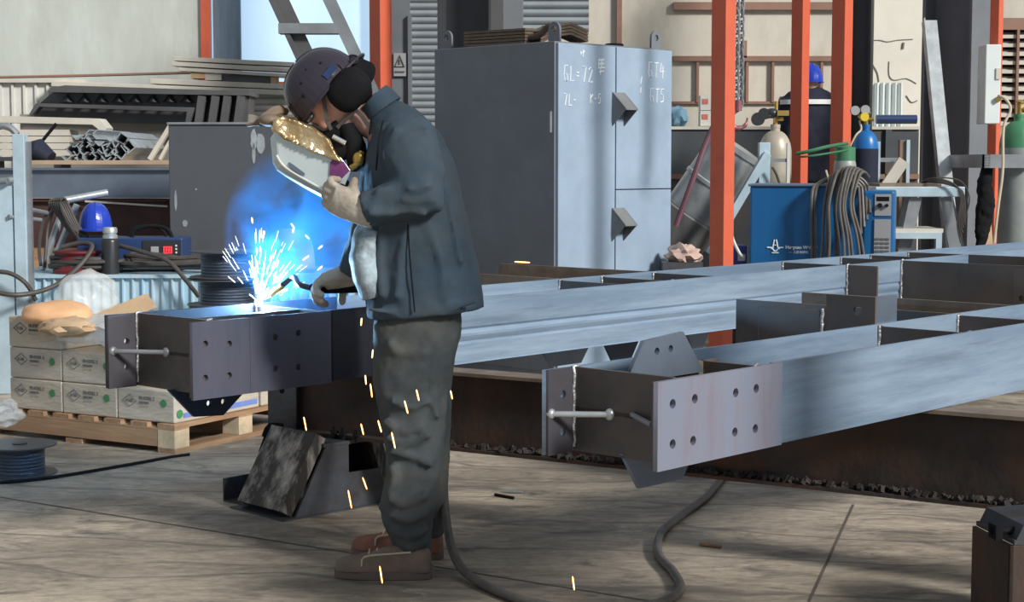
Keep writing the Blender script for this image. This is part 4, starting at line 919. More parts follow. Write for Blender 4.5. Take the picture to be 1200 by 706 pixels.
# bundle of small angle bars seen end-on
zb0 = P(0, 188, 11.35).z; k = 0
rows = [8, 7, 6, 4]
def angbar(name, label, c, s, rot, wmat='galv'):
    t = B(); L_ = 1.0; tk = s*.15
    for (dx, dz, w_, h_) in ((0, -s/2+tk/2, s, tk), (-s/2+tk/2, 0, tk, s)):
        pts = [V((dx-w_/2, dz-h_/2)), V((dx+w_/2, dz-h_/2)), V((dx+w_/2, dz+h_/2)), V((dx-w_/2, dz+h_/2))]
        ca, sa = math.cos(rot), math.sin(rot)
        m4 = Matrix(((1, 0, 0, c.x), (0, 0, 1, c.y), (0, 1, 0, c.z), (0, 0, 0, 1)))
        t.prism([(p.x*ca-p.y*sa, p.x*sa+p.y*ca) for p in pts], L_, m4)
    o = t.build(name, wmat, None); return tag(o, label, 'angle bar', 'galvanised angle bars bundled on the brown board')
for r_, nn_ in enumerate(rows):
    for i in range(nn_):
        px = 78+i*7.6+r_*4+random.uniform(-1, 1); py = 184-r_*8.5+random.uniform(-1, 1)
        angbar('angle_bar', ['bottom', 'second', 'third', 'top'][r_]+' layer of the angle bar bundle, '+['leftmost', 'second', 'third', 'fourth', 'fifth', 'sixth', 'seventh', 'eighth'][i]+' galvanised bar from its left', P(px, py, 11.34+random.uniform(0, .08)), .050, math.radians(45+random.choice((0, 0, 90, -90))+random.uniform(-6, 6)))
for i, (px, py, s) in enumerate(((128, 175, .085), (141, 177, .09), (150, 172, .075), (143, 163, .07))):
    b = B(); c = P(px, py, 11.36); m4 = Matrix(((1, 0, 0, c.x), (0, 0, 1, c.y), (0, 1, 0, c.z), (0, 0, 0, 1)))@Matrix.Rotation(math.radians((20, 50, 38, 55)[i]), 4, 'Z')
    o_ = [(-s/2, -s/2), (s/2, -s/2), (s/2, s/2), (-s/2, s/2)]; i_ = [(x*.8, y*.8) for x, y in o_]
    b.rings([[m4@V((x, y, z)) for x, y in q_] for q_, z in ((o_, 0), (o_, 1.0), (i_, 1.0), (i_, 0))], closed=True)
    o = b.build('square_tube', 'galv', None, smooth=False); tag(o, ['lowest left galvanised square tube beside the angle bars', 'large galvanised square tube in the middle beside the angle bars', 'rightmost galvanised square tube beside the angle bars', 'topmost galvanised square tube beside the angle bars'][i], 'square tube', 'square tubes beside the angle bars')
# cream channels left
Yc = 12.0
t = thing('cream_channel', 'long cream channel with a chamfered end, above the bundle of bars', 'channel', P(60, 150, Yc))
b = B(); n_ = [P(-30, 135, Yc), P(116, 139, Yc), P(125, 150, Yc), P(122, 158, Yc), P(116, 152, Yc), P(108, 146, Yc), P(-30, 143, Yc)]
b.rings([[p for p in n_], [p+V((0, .2, 0)) for p in n_]]); b.build('channel', 'cream', t, True, smooth=False)
b = B()
for py in (152, 160, 168, 176): b.bb(P(-30, 0, Yc).x, P(76, 0, Yc).x, Yc+.03, Yc+.3, P(0, py+7, Yc).z, P(0, py, Yc).z)
o = b.build('flat_bars', 'cream', t, True)
b = B(); b.tube([P(45, 171, 11.7), P(66, 145, 11.7)], .012, 6, smooth=0); o = b.build('thin_rod', 'black', None); tag(o, 'thin dark rod leaning against the cream channel', 'rod')
o = B().loft([(P(30, 178, 11.6), .1, .06), (P(45, 176, 11.6), .13, .08), (P(60, 185, 11.6), .1, .04)]).build('tarp_bundle', 'navy_cloth_and_shade', None); tag(o, 'dark rolled tarp beside the rack at left', 'tarp')
# support under creams
t = thing('bar_rack', 'dark steel rack holding the cream channels', 'rack', P(40, 220, 12.1))
for px in (-20, 60): b = B(); b.bb(P(px, 0, 12.05).x, P(px+8, 0, 12.05).x, 12.02, 12.3, 0, P(0, 184, 12.0).z); b.build('upright', 'col_dark', t, True)
b = B(); b.bb(P(-25, 0, 12.05).x, P(78, 0, 12.05).x, 12.0, 12.35, P(0, 184, 12.0).z-.03, P(0, 184, 12.0).z); b.build('shelf', 'col_dark', t, True)
# dark sheet pile stack
Yd = 13.0
t = thing('sheet_pile_stack', 'charcoal folded steel sheets stacked below the cream profiles', 'steel sheets', P(170, 140, Yd))
def quad(b, pts, Y, d):
    b.rings([[P(x, y, Y) for x, y in pts], [P(x, y, Y+.001)+V((0, d, 0)) for x, y in pts]])
b = B(); quad(b, [(58, 103), (76, 100), (292, 107), (292, 112), (58, 108)], Yd-.05, .5); b.build('top_lip', 'charcoal', t, True, smooth=False)
b = B(); quad(b, [(40, 133), (48, 120), (62, 108), (292, 112), (290, 146), (40, 142)], Yd+.1, .3); b.build('sheet', 'charcoal', t, True, smooth=False)
b = B()
for i in range(9):
    x = 70+i*20; 
    vs = [P(x, 120, Yd+.1), P(x+9, 109, Yd+.1), P(x+18, 121, Yd+.1), P(x+9, 119, Yd-.06)]
    b._add(vs, [(0, 1, 3), (1, 2, 3), (2, 0, 3), (0, 2, 1)])
b.build('folds', 'charcoal', t, True)
b = B(); quad(b, [(42, 121), (228, 126), (222, 145), (217, 145), (219, 131), (46, 125), (38, 134), (34, 134)], Yd-.08, .12); b.build('front_frame', 'charcoal', t, True, smooth=False)
b = B()
for x in (232, 248, 262, 278): quad(b, [(x, 112), (x+9, 113), (x+4, 148), (x-5, 148)], Yd-.05, .14)
b.build('ribs', 'charcoal', t, True, smooth=False)
mt['taupe'] = M('taupe_sheet', (.26, .24, .21), .7, 0, .15, 2)
block(t, 'base_stack', 20, 292, 134, 440, Yd+.12, .5, 'taupe')
o = B().bar(P(176, 187, 11.6), P(200, 148, 11.6), .06, .03).build('angled_bar', 'cream', None); tag(o, 'pale slanting bar left of the dark cupboard', 'bar')
b = B(); b.bar(P(188, 187, 11.7), P(200, 165, 11.7), .06, .02); o = b.build('angled_bar', 'cream', None); tag(o, 'short pale bar tucked behind the slanting one, left of the dark cupboard', 'bar')
# cream profiles & white stack
Yw = 14.0
for i, (x0_, y0_, x1_, y1_, h_) in enumerate(((203, 66, 345, 73, 5), (201, 72, 345, 80, 5), (209, 79, 345, 87, 4), (176, 92, 345, 99, 6), (60, 95, 345, 106, 6))):
    t = B(); p, q = P(x0_, y0_+h_/2, Yw), P(x1_, y1_+h_/2, Yw); hh2 = h_/F*Yw
    t.bar(p+V((0, .12, 0)), q+V((0, .12, 0)), .24, hh2); o = t.build('cream_profile', 'cream', None, bevel=.003)
    tag(o, ['topmost cream profile of the stack under the window', 'second cream profile down in the stack under the window', 'third cream profile down in the stack under the window', 'cream profile lying just below the wooden spacer', 'lowest and longest cream profile of the stack'][i], 'profile', 'cream profiles under the window')
t = thing('spacer_block', 'wooden spacer and dark gap piece between the cream profiles', 'spacer', P(260, 90, Yw))
block(t, 'wood_end', 222, 239, 84, 92, Yw+.02, .2, 'kraft'); block(t, 'pale_block', 239, 258, 85, 94, Yw+.02, .2, 'cream'); block(t, 'dark_block', 258, 316, 88, 97, Yw+.05, .2, 'charcoal'); block(t, 'pale_end', 316, 322, 88, 98, Yw+.02, .2, 'kraft')
t = thing('white_sheet_stack', 'white corrugated sheets standing behind the charcoal sheets', 'corrugated sheets', P(320, 150, Yw+.1))
b = B(); X0, X1 = P(285, 0, Yw+.1).x, P(440, 0, Yw+.1).x
zA_, zB_ = 0, P(0, 107, Yw+.1).z
for i in range(26): zc_ = zB_-.03-i*.055; b.cyl((X0, Yw+.12, zc_), (X1, Yw+.12, zc_), .026, 8)
b.bb(X0, X1, Yw+.12, Yw+.3, 0, zB_); b.build('sheets', 'white', t, True)
t = thing('ribbed_sheet', 'pale ribbed panel at the left edge below the plaster wall', 'panel', P(30, 115, 14.3))
X0, X1 = P(-30, 0, 14.2).x, P(80, 0, 14.2).x
b = B(); b.bb(X0, X1, 14.2, 14.3, 0, P(0, 96, 14.2).z)
for i in range(8): x = X0+(X1-X0)*i/8; b.bb(x, x+.02, 14.18, 14.2, 0, P(0, 98, 14.2).z)
b.build('sheet', 'white', t, True)
b = B(); b.bb(X0, X1+.12, 14.15, 14.3, P(0, 97, 14.2).z, P(0, 93, 14.2).z); b.build('cap_rail', 'cream', t, True)
o = B().tube([P(-20, 91, 14.5), P(80, 89, 14.5), P(160, 87, 14.5), P(235, 85, 14.4)], .012, 6).build('thin_pipe', 'brown', None); tag(o, 'thin brown pipe running along the plaster wall at left', 'pipe')
# ladder
Yl = 11.7
t = thing('steel_ladder', 'inclined grey steel ladder above the welder, in front of the window', 'ladder', P(370, 60, Yl))
for (a0, a1, w_, mm) in (((300, -30), (361, 100), .11, 'grey_steel'), ((372, -30), (428, 90), .08, 'grey_steel')):
    pass
ra = lambda px, py, Y: P(px, py, Y)
b = B(); b.bar(ra(305, -30, Yl), ra(366, 102, Yl), .12, .035, up=(1, 0, 0)); b.bar(ra(314, -30, Yl), ra(372, 95, Yl)+V((0, .0, 0)), .12, .012, up=(0, 1, 0)); b.build('stringer', 'charcoal', t, True)
b = B(); b.bar(ra(374, -30, Yl), ra(440, 110, Yl), .12, .02, up=(1, 0, 0)); b.bar(ra(372, -30, Yl-.06), ra(438, 110, Yl-.06), .085, .012, up=(0, 1, 0)); b.build('stringer', 'grey_steel', t, True)
b = B(); b.box((ra(364, 34, Yl)+ra(362, 34, Yl))/2, (.42, .14, .07)); b.build('rung', 'grey_steel', t, True)
b = B(); b.box(ra(327, -28, Yl), (.42, .14, .07)); b.build('rung', 'grey_steel', t, True)
b = B(); b.box(ra(398, 100, Yl), (.42, .14, .06)); b.build('rung', 'grey_steel', t, True)
b = B(); b.bar(ra(366, 100, Yl), (ra(366, 100, Yl).x+1.1, Yl, 0), .12, .035, up=(1, 0, 0)); b.bar(ra(440, 108, Yl), (ra(440, 108, Yl).x+1.1, Yl, 0), .12, .03, up=(1, 0, 0)); b.build('lower_stringers', 'charcoal', t, True)

# ------------------------------------------------------------------ right background
Yn = 13.9
X0, X1 = P(770, 0, Yn).x, P(1080, 0, Yn).x; zt = P(0, 149, Yn).z
t = thing('steel_bin', 'long dark steel bin with a pale top edge along the back wall', 'bin', (X0, Yn, 0))
b = B(); b.bb(0, X1-X0, 0, .7, .0, zt-.02); b.build('body', 'dark_bin', t)
b = B(); b.bb(0, X1-X0, -.02, .7, zt-.02, zt+.004); b.build('top_edge', 'cream', t)
zr = P(0, 207, Yn).z
b = B(); b.bb(0, X1-X0, -.03, 0, zr-.02, zr+.02); b.build('rail', 'brown', t)
for px in (845, 960, 1040): b = B(); x = P(px, 0, Yn).x-X0; b.bb(x, x+.05, -.03, 0, 0, zt-.02); b.build('stiffener', 'dark_bin', t)
o = crumple('work_cloth', P(795, 138, Yn+.12)+V((0, 0, .0)), (.07, .07, .085), M('blue_cloth', (.12, .24, .33), .8, 0, .3), 4, .35, 3, flat=.95); tag(o, 'blue cloth bundle on the bin beside the cabinet', 'cloth')
for i, (y0_, y1_) in enumerate(((130, 148), (112, 129.5))):
    t = thing('small_carton', ['lower white carton on the bin behind the nearest orange post', 'upper white carton on the bin behind the nearest orange post'][i], 'carton', P(828, y1_, Yn+.1))
    block(t, 'box', 822, 838, y0_, y1_-.3, Yn+.1, .15, 'white'); block(t, 'label', 824, 831, y0_+4, y0_+10, Yn+.096, .004, 'red_print')
t = thing('corrugated_offcut', 'small galvanised corrugated sheet standing on the bin by the cracked wall', 'corrugated sheet', P(1040, 140, Yn+.35))
b = B(); pr = []; xa, xb = P(1019, 0, Yn+.35).x, P(1062, 0, Yn+.35).x
for i in range(33): x = xa+(xb-xa)*i/32; pr.append((x, Yn+.4+.02*math.sin(i*math.pi/2.6)))
pr += [(x, y+.003) for x, y in pr[::-1]]
b.prism(pr, P(0, 97, Yn+.35).z-zt-.006, Matrix.Translation((0, 0, zt+.006))); b.build('sheet', 'elec', t, True)
o = B().cyl(P(1027, 140, Yn+.05)+V((0, 0, 0)), P(1074, 140, Yn+.05), .038, 18).build('dark_pipe', 'navy_mach', None); tag(o, 'dark blue pipe lying on the bin before the corrugated offcut', 'pipe')
# person in navy (back turned)
Yq = 13.0; fz = .38
t = thing('work_platform', 'low steel platform the worker in navy stands on', 'platform', (P(950, 200, Yq).x, Yq, 0))
b = B(); b.bb(-.45, .45, -.4, .4, fz-.03, fz); b.build('deck', 'grey_steel', t)
for x in (-.4, .4):
    for y in (-.35, .35): b = B(); b.bb(x-.02, x+.02, y-.02, y+.02, 0, fz-.03); b.build('leg', 'grey_steel', t)
pcx = P(948, 100, Yq).x; hz_ = P(0, 76, Yq).z
def remesh(o, vox, sm=3, disp=0, dscale=.12, tex='CLOUDS'):
    md = o.modifiers.new('remesh', 'REMESH'); md.mode = 'VOXEL'; md.voxel_size = vox; md.use_smooth_shade = True
    ms = o.modifiers.new('smooth', 'SMOOTH'); ms.iterations = sm
    if disp:
        tx = bpy.data.textures.new(o.name+'_folds', 'CLOUDS'); tx.noise_scale = dscale; tx.noise_depth = 3
        d = o.modifiers.new('folds', 'DISPLACE'); d.texture = tx; d.strength = disp; d.mid_level = .5; d.texture_coords = 'LOCAL'
    return o
hgt = hz_-fz-.02
b = B(); sh = hz_-.255
b.ell((pcx, Yq, hz_-.12), (.075, .095, .115)); b.loft([(V((pcx, Yq, hz_-.2)), .055, .055), (V((pcx, Yq, hz_-.32)), .06, .06)])
b.loft([(V((pcx, Yq, sh+.03)), .08, .10), (V((pcx, Yq, sh-.25)), .11, .15), (V((pcx, Yq, fz+hgt*.5)), .11, .15)])
for sx in (-1, 1):
    b.loft([(V((pcx+sx*.09, Yq, fz+hgt*.5)), .075, .075), (V((pcx+sx*.1, Yq, fz+hgt*.26)), .05, .05), (V((pcx+sx*.1, Yq, fz+.06)), .035, .035)])
    b.loft([(V((pcx+sx*.19, Yq, sh)), .045, .045), (V((pcx+sx*.23, Yq+.02, sh-.28)), .038, .038), (V((pcx+sx*.2, Yq+.15, sh-.45)), .028, .03), (V((pcx+sx*.18, Yq+.22, sh-.5)), .022, .04)])
man = b.build('person', 'skin', None); remesh(man, .014, 4)
tag(man, 'person in navy workwear and blue hard hat standing with back turned, far behind', 'person')
b = B(); b.loft([(V((pcx, Yq, sh+.08)), .07, .07), (V((pcx, Yq, sh+.04)), .11, .17), (V((pcx, Yq, sh-.03)), .13, .215), (V((pcx, Yq, sh-.25)), .14, .215), (V((pcx, Yq, fz+hgt*.46)), .14, .20)])
b.bm.transform(Matrix.Identity(4))
for sx in (-1, 1): b.loft([(V((pcx+sx*.17, Yq, sh)), .06, .065), (V((pcx+sx*.235, Yq+.02, sh-.28)), .055, .055), (V((pcx+sx*.2, Yq+.14, sh-.44)), .045, .045)])
remesh(b.build('jacket', 'navy_cloth_and_shade', man), .016, 5, .03)
b = B()
for sx in (-1, 1): b.loft([(V((pcx+sx*.08, Yq, fz+hgt*.5)), .11, .10), (V((pcx+sx*.1, Yq, fz+hgt*.27)), .08, .08), (V((pcx+sx*.1, Yq, fz+.07)), .075, .07)])
remesh(b.build('trousers', 'navy_cloth_and_shade', man), .016, 5, .03)
for sx in (-1, 1): b = B(); b.loft([(V((pcx+sx*.1, Yq-.09, fz+.035)), .035, .04), (V((pcx+sx*.1, Yq+.05, fz+.045)), .045, .045), (V((pcx+sx*.1, Yq+.17, fz+.03)), .03, .03)], side=(1, 0, 0)); b.build('shoe', 'black', man)
zs_ = P(0, 120, Yq).z
b = B(); b.loft([(V((pcx, Yq, zs_-.018)), .152, .233), (V((pcx, Yq, zs_+.018)), .150, .233)], n=28); b.build('reflective_band', 'reflective', man)
hardhat(man, V((pcx, Yq, hz_-.13)), (0, 0, 1), (-.3, 1, 0), .115, 'blue_hat', 'hard_hat', deep=1.25, world=False)

# chain with hook
t = thing('hoist_chain', 'hanging steel hoist chain with a hook, beside the nearest orange post', 'chain', P(866, 130, 9.7))
def link(b, c, h, w, r, ang):
    pts = []
    for k in range(12):
        a = 2*math.pi*k/12; x = math.cos(a)*w/2; z = math.sin(a)*h/2
        z = math.copysign(min(abs(z)*1.25, h/2), z)
        pts.append(V(c)+V((x*math.cos(ang), x*math.sin(ang), z)))
    b.tube(pts, r, 6, True, 0)
for cx_, top in ((863, 0), (869, 0)):
    b = B(); z = P(cx_, 128 if cx_ == 863 else 124, 9.7).z+.02; i = 0; x = P(cx_, 100, 9.7).x
    while z < 3.1: link(b, (x, 9.7+(.03 if cx_ == 869 else 0), z), .056, .034, .0062, (i % 2)*1.57+.5); z += .040; i += 1
    b.build('chain_strand', 'grey_steel', t, True)
b = B(); hc = P(865, 128, 9.7)
b.cyl(hc+V((0, 0, .05)), hc+V((0, 0, -.01)), .022, 12); b.tube([hc, hc+V((-.035, 0, -.03)), hc+V((-.045, 0, -.075)), hc+V((-.01, 0, -.11)), hc+V((.04, 0, -.095)), hc+V((.055, 0, -.05))], [.014, .016, .017, .016, .012, .006], 10, smooth=4)
b.build('hook', M('hook_paint', (.30, .12, .14), .4, .4, .3), t, True)
b = B(); b.box((hc.x, 9.7, 3.15), (.2, .14, .16)); b.build('hoist_block', 'col_dark', t, True, bevel=.01)

# leaning big tube
t = thing('leaning_pipe', 'large streaked grey pipe leaning behind the nearest orange post', 'pipe', P(760, 400, 11.3))
pa = V((P(725, 0, 11.3).x+.0, 11.45, .18)); pb = P(866, 172, 11.25)
ax = (pb-pa).normalized()
b = B(); Lp = (pb-pa).length; b.lathe(pa, [(.19, 0), (.21, .01), (.21, Lp*.62), (.195, Lp*.63)], 36, ax); b.build('lower_pipe', 'tube_grey', t, True)
b = B(); b.lathe(pa, [(.18, Lp*.62), (.2, Lp*.63), (.2, Lp*.78), (.208, Lp*.785), (.208, Lp*.80), (.2, Lp*.805), (.2, Lp*.97), (.21, Lp*.975), (.21, Lp), (.18, Lp)], 36, ax); b.build('upper_pipe', 'galv', t, True)
o = B().tube([P(792, 265, 10.95), P(812, 210, 10.95), P(828, 165, 11.0), P(845, 130, 11.0)], .018, 8).build('purple_hose', 'purple_hose', None); tag(o, 'purple-brown hose running up along the leaning pipe', 'hose')
# pale bracket
t = thing('pale_bracket', 'pale blue triangular steel bracket in front of the leaning pipe', 'bracket', (P(898, 300, 10.9).x, 10.9, 0))
Yk = 10.85
b = B(); b.bb(P(892, 0, Yk).x, P(905, 0, Yk).x, Yk, Yk+.07, 0, P(0, 167, Yk).z); b.build('post', 'pale_blue', t, True, bevel=.003)
b = B(); b.bar(P(899, 180, Yk+.03), P(846, 270, Yk+.03), .05, .10, up=(0, 1, 0)); b.bar(P(846, 270, Yk+.03), P(830, 297, Yk+.03), .05, .10, up=(0, 1, 0)); b.build('diagonal_brace', 'pale_blue', t, True)
b = B(); b.bb(P(925, 0, Yk).x, P(928.5, 0, Yk).x, Yk, Yk+.04, 0, P(0, 168, Yk).z); b.build('thin_post', 'white', t, True)
b = B(); b.bb(P(905, 0, Yk).x, P(926, 0, Yk).x, Yk+.01, Yk+.04, P(0, 190, Yk).z, P(0, 186, Yk).z); b.build('crossbar', 'grey_steel', t, True)
o = B().tube([P(905, 196, 10.8), P(910, 205, 10.8), P(914, 218, 10.8), P(915, 230, 10.8)], .008, 6).build('thin_hose', 'cable', None); tag(o, 'thin grey hose hanging from the pale bracket', 'hose')

def cylinder(name, label, px, Y, r, pytop, mat, smat, valve=True):
    c = P(px, 200, Y); zt = P(px, pytop, Y).z
    t = thing(name, label, 'gas cylinder', (c.x, Y, 0))
    b = B(); b.lathe((0, 0, 0), [(r*.9, 0), (r, .02), (r, zt-r*1.5)], 32); b.build('body', mat, t)
    b = B(); b.lathe((0, 0, 0), [(r, zt-r*1.5)]+[(r*max(.28, math.cos(a*.17)**.8), zt-r*1.5+r*1.45*math.sin(a*.17)) for a in range(1, 9)]+[(r*.28, zt+.01), (r*.3, zt+.012), (r*.3, zt+.035), (r*.2, zt+.035)], 32); b.build('shoulder', smat, t)
    if valve:
        b = B(); b.lathe((0, 0, zt+.03), [(.012, 0), (.016, .005), (.016, .06), (.02, .065), (.02, .075), (.01, .08)], 16); b.cyl((0, 0, zt+.07), (.05, -.02, zt+.07), .012, 10); b.lathe((0, 0, zt+.11), [(.03, 0), (.032, .008), (.02, .02)], 12); b.build('valve', 'brass', t)
    return t, zt
t, zt = cylinder('gas_cylinder', 'cream gas cylinder with brass regulator, left of the worker in navy', 908, 11.4, .112, 152, 'cyl_cream', 'cyl_cream')
b = B(); b.ell(V((-.03, -.03, zt+.11)), (.05, .04, .035)); b.cyl((-.03, -.03, zt+.1), (-.11, -.05, zt+.08), .02, 10); b.cyl((-.13, -.09, zt+.07), (-.13, -.05, zt+.07), .045, 16); b.cyl((-.09, -.08, zt+.11), (-.09, -.04, zt+.11), .035, 16); b.build('regulator', 'black_pl', t)
b = B(); b.box((.04, -.05, zt+.11), (.08, .05, .035)); b.cyl((0, -.03, zt+.1), (0, -.03, zt+.19), .012, 8); b.build('adjusting_screw', 'brass', t)
t, zt = cylinder('gas_cylinder', 'blue gas cylinder with twin gauges and yellow regulator', 1014, 11.6, .088, 152, 'navy_cloth_and_shade', 'blue_bot')  # dark navy body colour paints the shade below the blue shoulder
for gx, gz in ((-.09, .13), (-.02, .135)): b = B(); b.cyl((gx, -.07, zt+gz), (gx, -.04, zt+gz), .032, 18); b.build('gauge', 'panel_grey', t)
b = B(); b.cyl((-.03, -.1, zt+.085), (-.03, -.05, zt+.085), .03, 14); b.cyl((-.06, -.05, zt+.09), (.0, 0, zt+.07), .012, 8); b.build('regulator', 'yellow', t)
b = B(); b.tube([(-.06, -.06, zt+.06), (-.05, -.08, zt), (-.09, -.1, zt-.04), (-.13, -.1, zt-.12)], .007, 6, smooth=3); b.build('hose_tail', 'cuff', t)
t, zt = cylinder('gas_cylinder', 'grey gas cylinder with green collar and hoses, behind the blue welding machine', 990, 11.1, .075, 178, 'cyl_grey', 'cyl_grey', False)
b = B(); b.lathe((0, 0, 0), [(.05, zt-.06), (.068, zt-.06), (.068, zt+.03), (.05, zt+.03), (.035, zt+.04)], 24); b.build('collar', 'green_cyl', t)
b = B(); b.tube([P(994, 168, 11.0), P(970, 172, 11.0), P(950, 177, 11.0), P(934, 180, 11.05)], .012, 8); b.tube([P(994, 176, 11.0), P(970, 180, 11.0), P(950, 183, 11.0), P(938, 184, 11.05)], .007, 8); b.build('green_hose', 'green_cyl', t, True)
t, zt = cylinder('gas_cylinder', 'grey gas cylinder with a green shoulder at the right edge', 1193, 11.3, .128, 140, 'cyl_grey', 'green_cyl')
t = thing('cylinder_bracket', 'grey steel bracket clamping the cylinder at the right edge', 'bracket', P(1175, 187, 11.1))
b = B(); b.bb(P(1158, 0, 11.1).x, P(1215, 0, 11.1).x, 11.1, 11.15, P(0, 197, 11.1).z, P(0, 181, 11.1).z); b.bb(P(1158, 0, 11.1).x, P(1158, 0, 11.1).x+.04, 11.1, 12.2, P(0, 197, 11.1).z, P(0, 181, 11.1).z); b.build('bar', 'grey_steel', t, True)
o = B().tube([P(1170, 112, 11.05), P(1180, 118, 11.0), P(1184, 130, 11.0), P(1176, 150, 11.0), P(1175, 200, 11.0), P(1170, 240, 11.0), P(1165, 285, 11.0)], .010, 8, smooth=5).build('pale_cable', 'cuff', None); tag(o, 'pale cord hanging from the electrical box beside the right cylinder', 'cord')
# electrical box
Ye = 12.05
t = thing('electrical_box', 'narrow white electrical box mounted on the thin orange post', 'electrical box', P(1166, 100, Ye))
b = B(); b.bb(P(1157, 0, Ye).x, P(1175, 0, Ye).x, Ye, Ye+.21, P(0, 145, Ye).z, P(0, 52, Ye).z); b.build('case', 'elec', t, True, bevel=.006)
b = B(); b.bb(P(1169, 0, Ye).x, P(1174, 0, Ye).x, Ye-.01, Ye, P(0, 93, Ye).z, P(0, 80, Ye).z); b.build('nameplate', 'cream', t, True)
b = B(); b.cyl(P(1170, 116, Ye-.03), P(1170, 116, Ye), .02, 12); b.build('gland', 'brass', t, True)
# louvre
Yv = 14.6
t = thing('louvre', 'brown slatted louvre in the wall at the right edge', 'louvre', P(1190, 90, Yv))
b = B(); X0, X1 = P(1170, 0, Yv).x, P(1230, 0, Yv).x; zA_, zB_ = P(0, 148, Yv).z, P(0, 35, Yv).z
b.bb(X0, X1, Yv+.1, Yv+.14, zA_, zB_); b.build('backing', 'black', t, True)
b = B()
for i in range(11): z = zA_+(zB_-zA_)*(i+.5)/11; b.box(((X0+X1)/2, Yv+.04, z), (X1-X0, .08, .012), (.5, 0, 0)); b.box(((X0+X1)/2, Yv, z-.02), (X1-X0, .01, .03))
b.build('slats', 'cream', t, True)
b = B(); b.bb(X0-.03, X1, Yv-.03, Yv+.1, zB_, zB_+.1); b.bb(X0-.03, X0+.03, Yv-.03, Yv+.1, zA_, zB_); b.bb(P(1192, 0, Yv).x, P(1195, 0, Yv).x, Yv-.03, Yv+.1, zA_, zB_); b.build('frame', 'brown', t, True)
# leaning pale bar
t = thing('leaning_angle', 'pale steel angle bar leaning on the wide dark column', 'angle bar', (P(1116, 260, 11.9).x, 11.9, 0))
pt, pb_ = P(1090, 24, 12.45), P(1116, 290, 11.7); d = (pb_-pt); pb2 = pt+d*((pt.z)/(pt.z-pb_.z))
b = B(); b.bar(pt, pb2+V((0, 0, .01)), .10, .008, up=(0, 1, 0)); b.bar(pt+V((-.05, 0, 0)), pb2+V((-.05, 0, .01)), .008, .08, up=(0, 1, 0)); b.build('bar', 'galv', t, True)
# pale work trestle
Yt = 10.9
t = thing('work_table', 'pale blue steel work table at right, with wires draped on its end', 'table', (P(1085, 300, Yt).x, Yt, 0))
b = B(); b.bb(P(1030, 0, Yt).x, P(1136, 0, Yt).x, Yt, Yt+.5, P(0, 231, Yt).z, P(0, 219, Yt).z); b.build('top_channel', 'pale_blue', t, True, bevel=.006)
b = B(); b.bb(P(1035, 0, Yt+.05).x, P(1108, 0, Yt+.05).x, Yt+.05, Yt+.45, P(0, 219, Yt).z, P(0, 215.5, Yt).z); b.build('top_board', 'browntop', t, True)
for (xa_, xb_, yy, w_) in ((1073, 1058, Yt+.05, .08), (1107, 1121, Yt+.05, .08), (1065, 1048, Yt+.42, .06), (1112, 1128, Yt+.42, .05)):
    p = P(xa_, 231, yy); q_ = P(xb_, 300, yy); d = q_-p; e = p+d*(p.z/(p.z-q_.z)); b = B(); b.bar(p, e, w_, .02, up=(0, 1, 0)); b.build('leg', 'grey_steel', t, True)
b = B(); b.bb(P(1044, 0, Yt-.05).x, P(1110, 0, Yt-.05).x, Yt-.05, Yt+.4, P(0, 280, Yt-.05).z, P(0, 273, Yt-.05).z); b.bb(P(1103, 0, Yt-.05).x, P(1110, 0, Yt-.05).x, Yt-.05, Yt, 0, P(0, 280, Yt-.05).z); b.build('lower_shelf', 'pale_blue', t, True)
b = B(); b.bb(P(1046, 0, Yt).x, P(1110, 0, Yt).x, Yt-.03, Yt+.4, P(0, 273, Yt-.05).z, P(0, 268, Yt).z); b.build('shelf_board', 'cream', t, True)
b = B()
for k in range(5): b.tube([P(1080+k, 214, Yt+.1), P(1095, 209+k, Yt), P(1118+k, 216+k, Yt-.04), P(1126+k, 232, Yt-.05), P(1122+k*2, 262, Yt-.05), P(1126+k, 285-k*6, Yt-.05)], .006, 6, smooth=4)
b.tube([P(1098, 208, Yt), P(1125, 212, Yt-.02), P(1136, 232, Yt-.05), P(1130, 258, Yt-.05)], .005, 6, smooth=4)
o = b.build('wire_bundle', 'cable', None); tag(o, 'brown wires draped over the end of the pale work table', 'wires')
# small uprights near table
t = thing('pipe_rack', 'upright brown and pale bars behind the pale work table', 'rack', (P(1062, 300, 11.6).x, 11.6, 0))
b = B(); b.bb(P(1058, 0, 11.6).x, P(1066, 0, 11.6).x, 11.6, 11.66, 0, P(0, 164, 11.6).z); b.build('upright', 'browntop', t, True)
b = B(); b.bb(P(1066, 0, 11.58).x, P(1070, 0, 11.58).x, 11.58, 11.62, 0, P(0, 164, 11.6).z); b.build('upright', 'pale_blue', t, True)
b = B(); b.bb(P(1031, 0, 11.58).x, P(1035, 0, 11.58).x, 11.58, 11.62, 0, P(0, 166, 11.6).z); b.build('upright', 'pale_blue', t, True)
b = B(); b.bar(P(1059, 188, 11.55), P(1036, 222, 11.55), .08, .04, up=(0, 1, 0)); b.build('diagonal', 'cream', t, True)
b = B(); b.bb(P(1035, 0, 11.58).x, P(1059, 0, 11.58).x, 11.6, 11.63, P(0, 190, 11.6).z, P(0, 185, 11.6).z); b.build('crossbar', 'grey_steel', t, True)
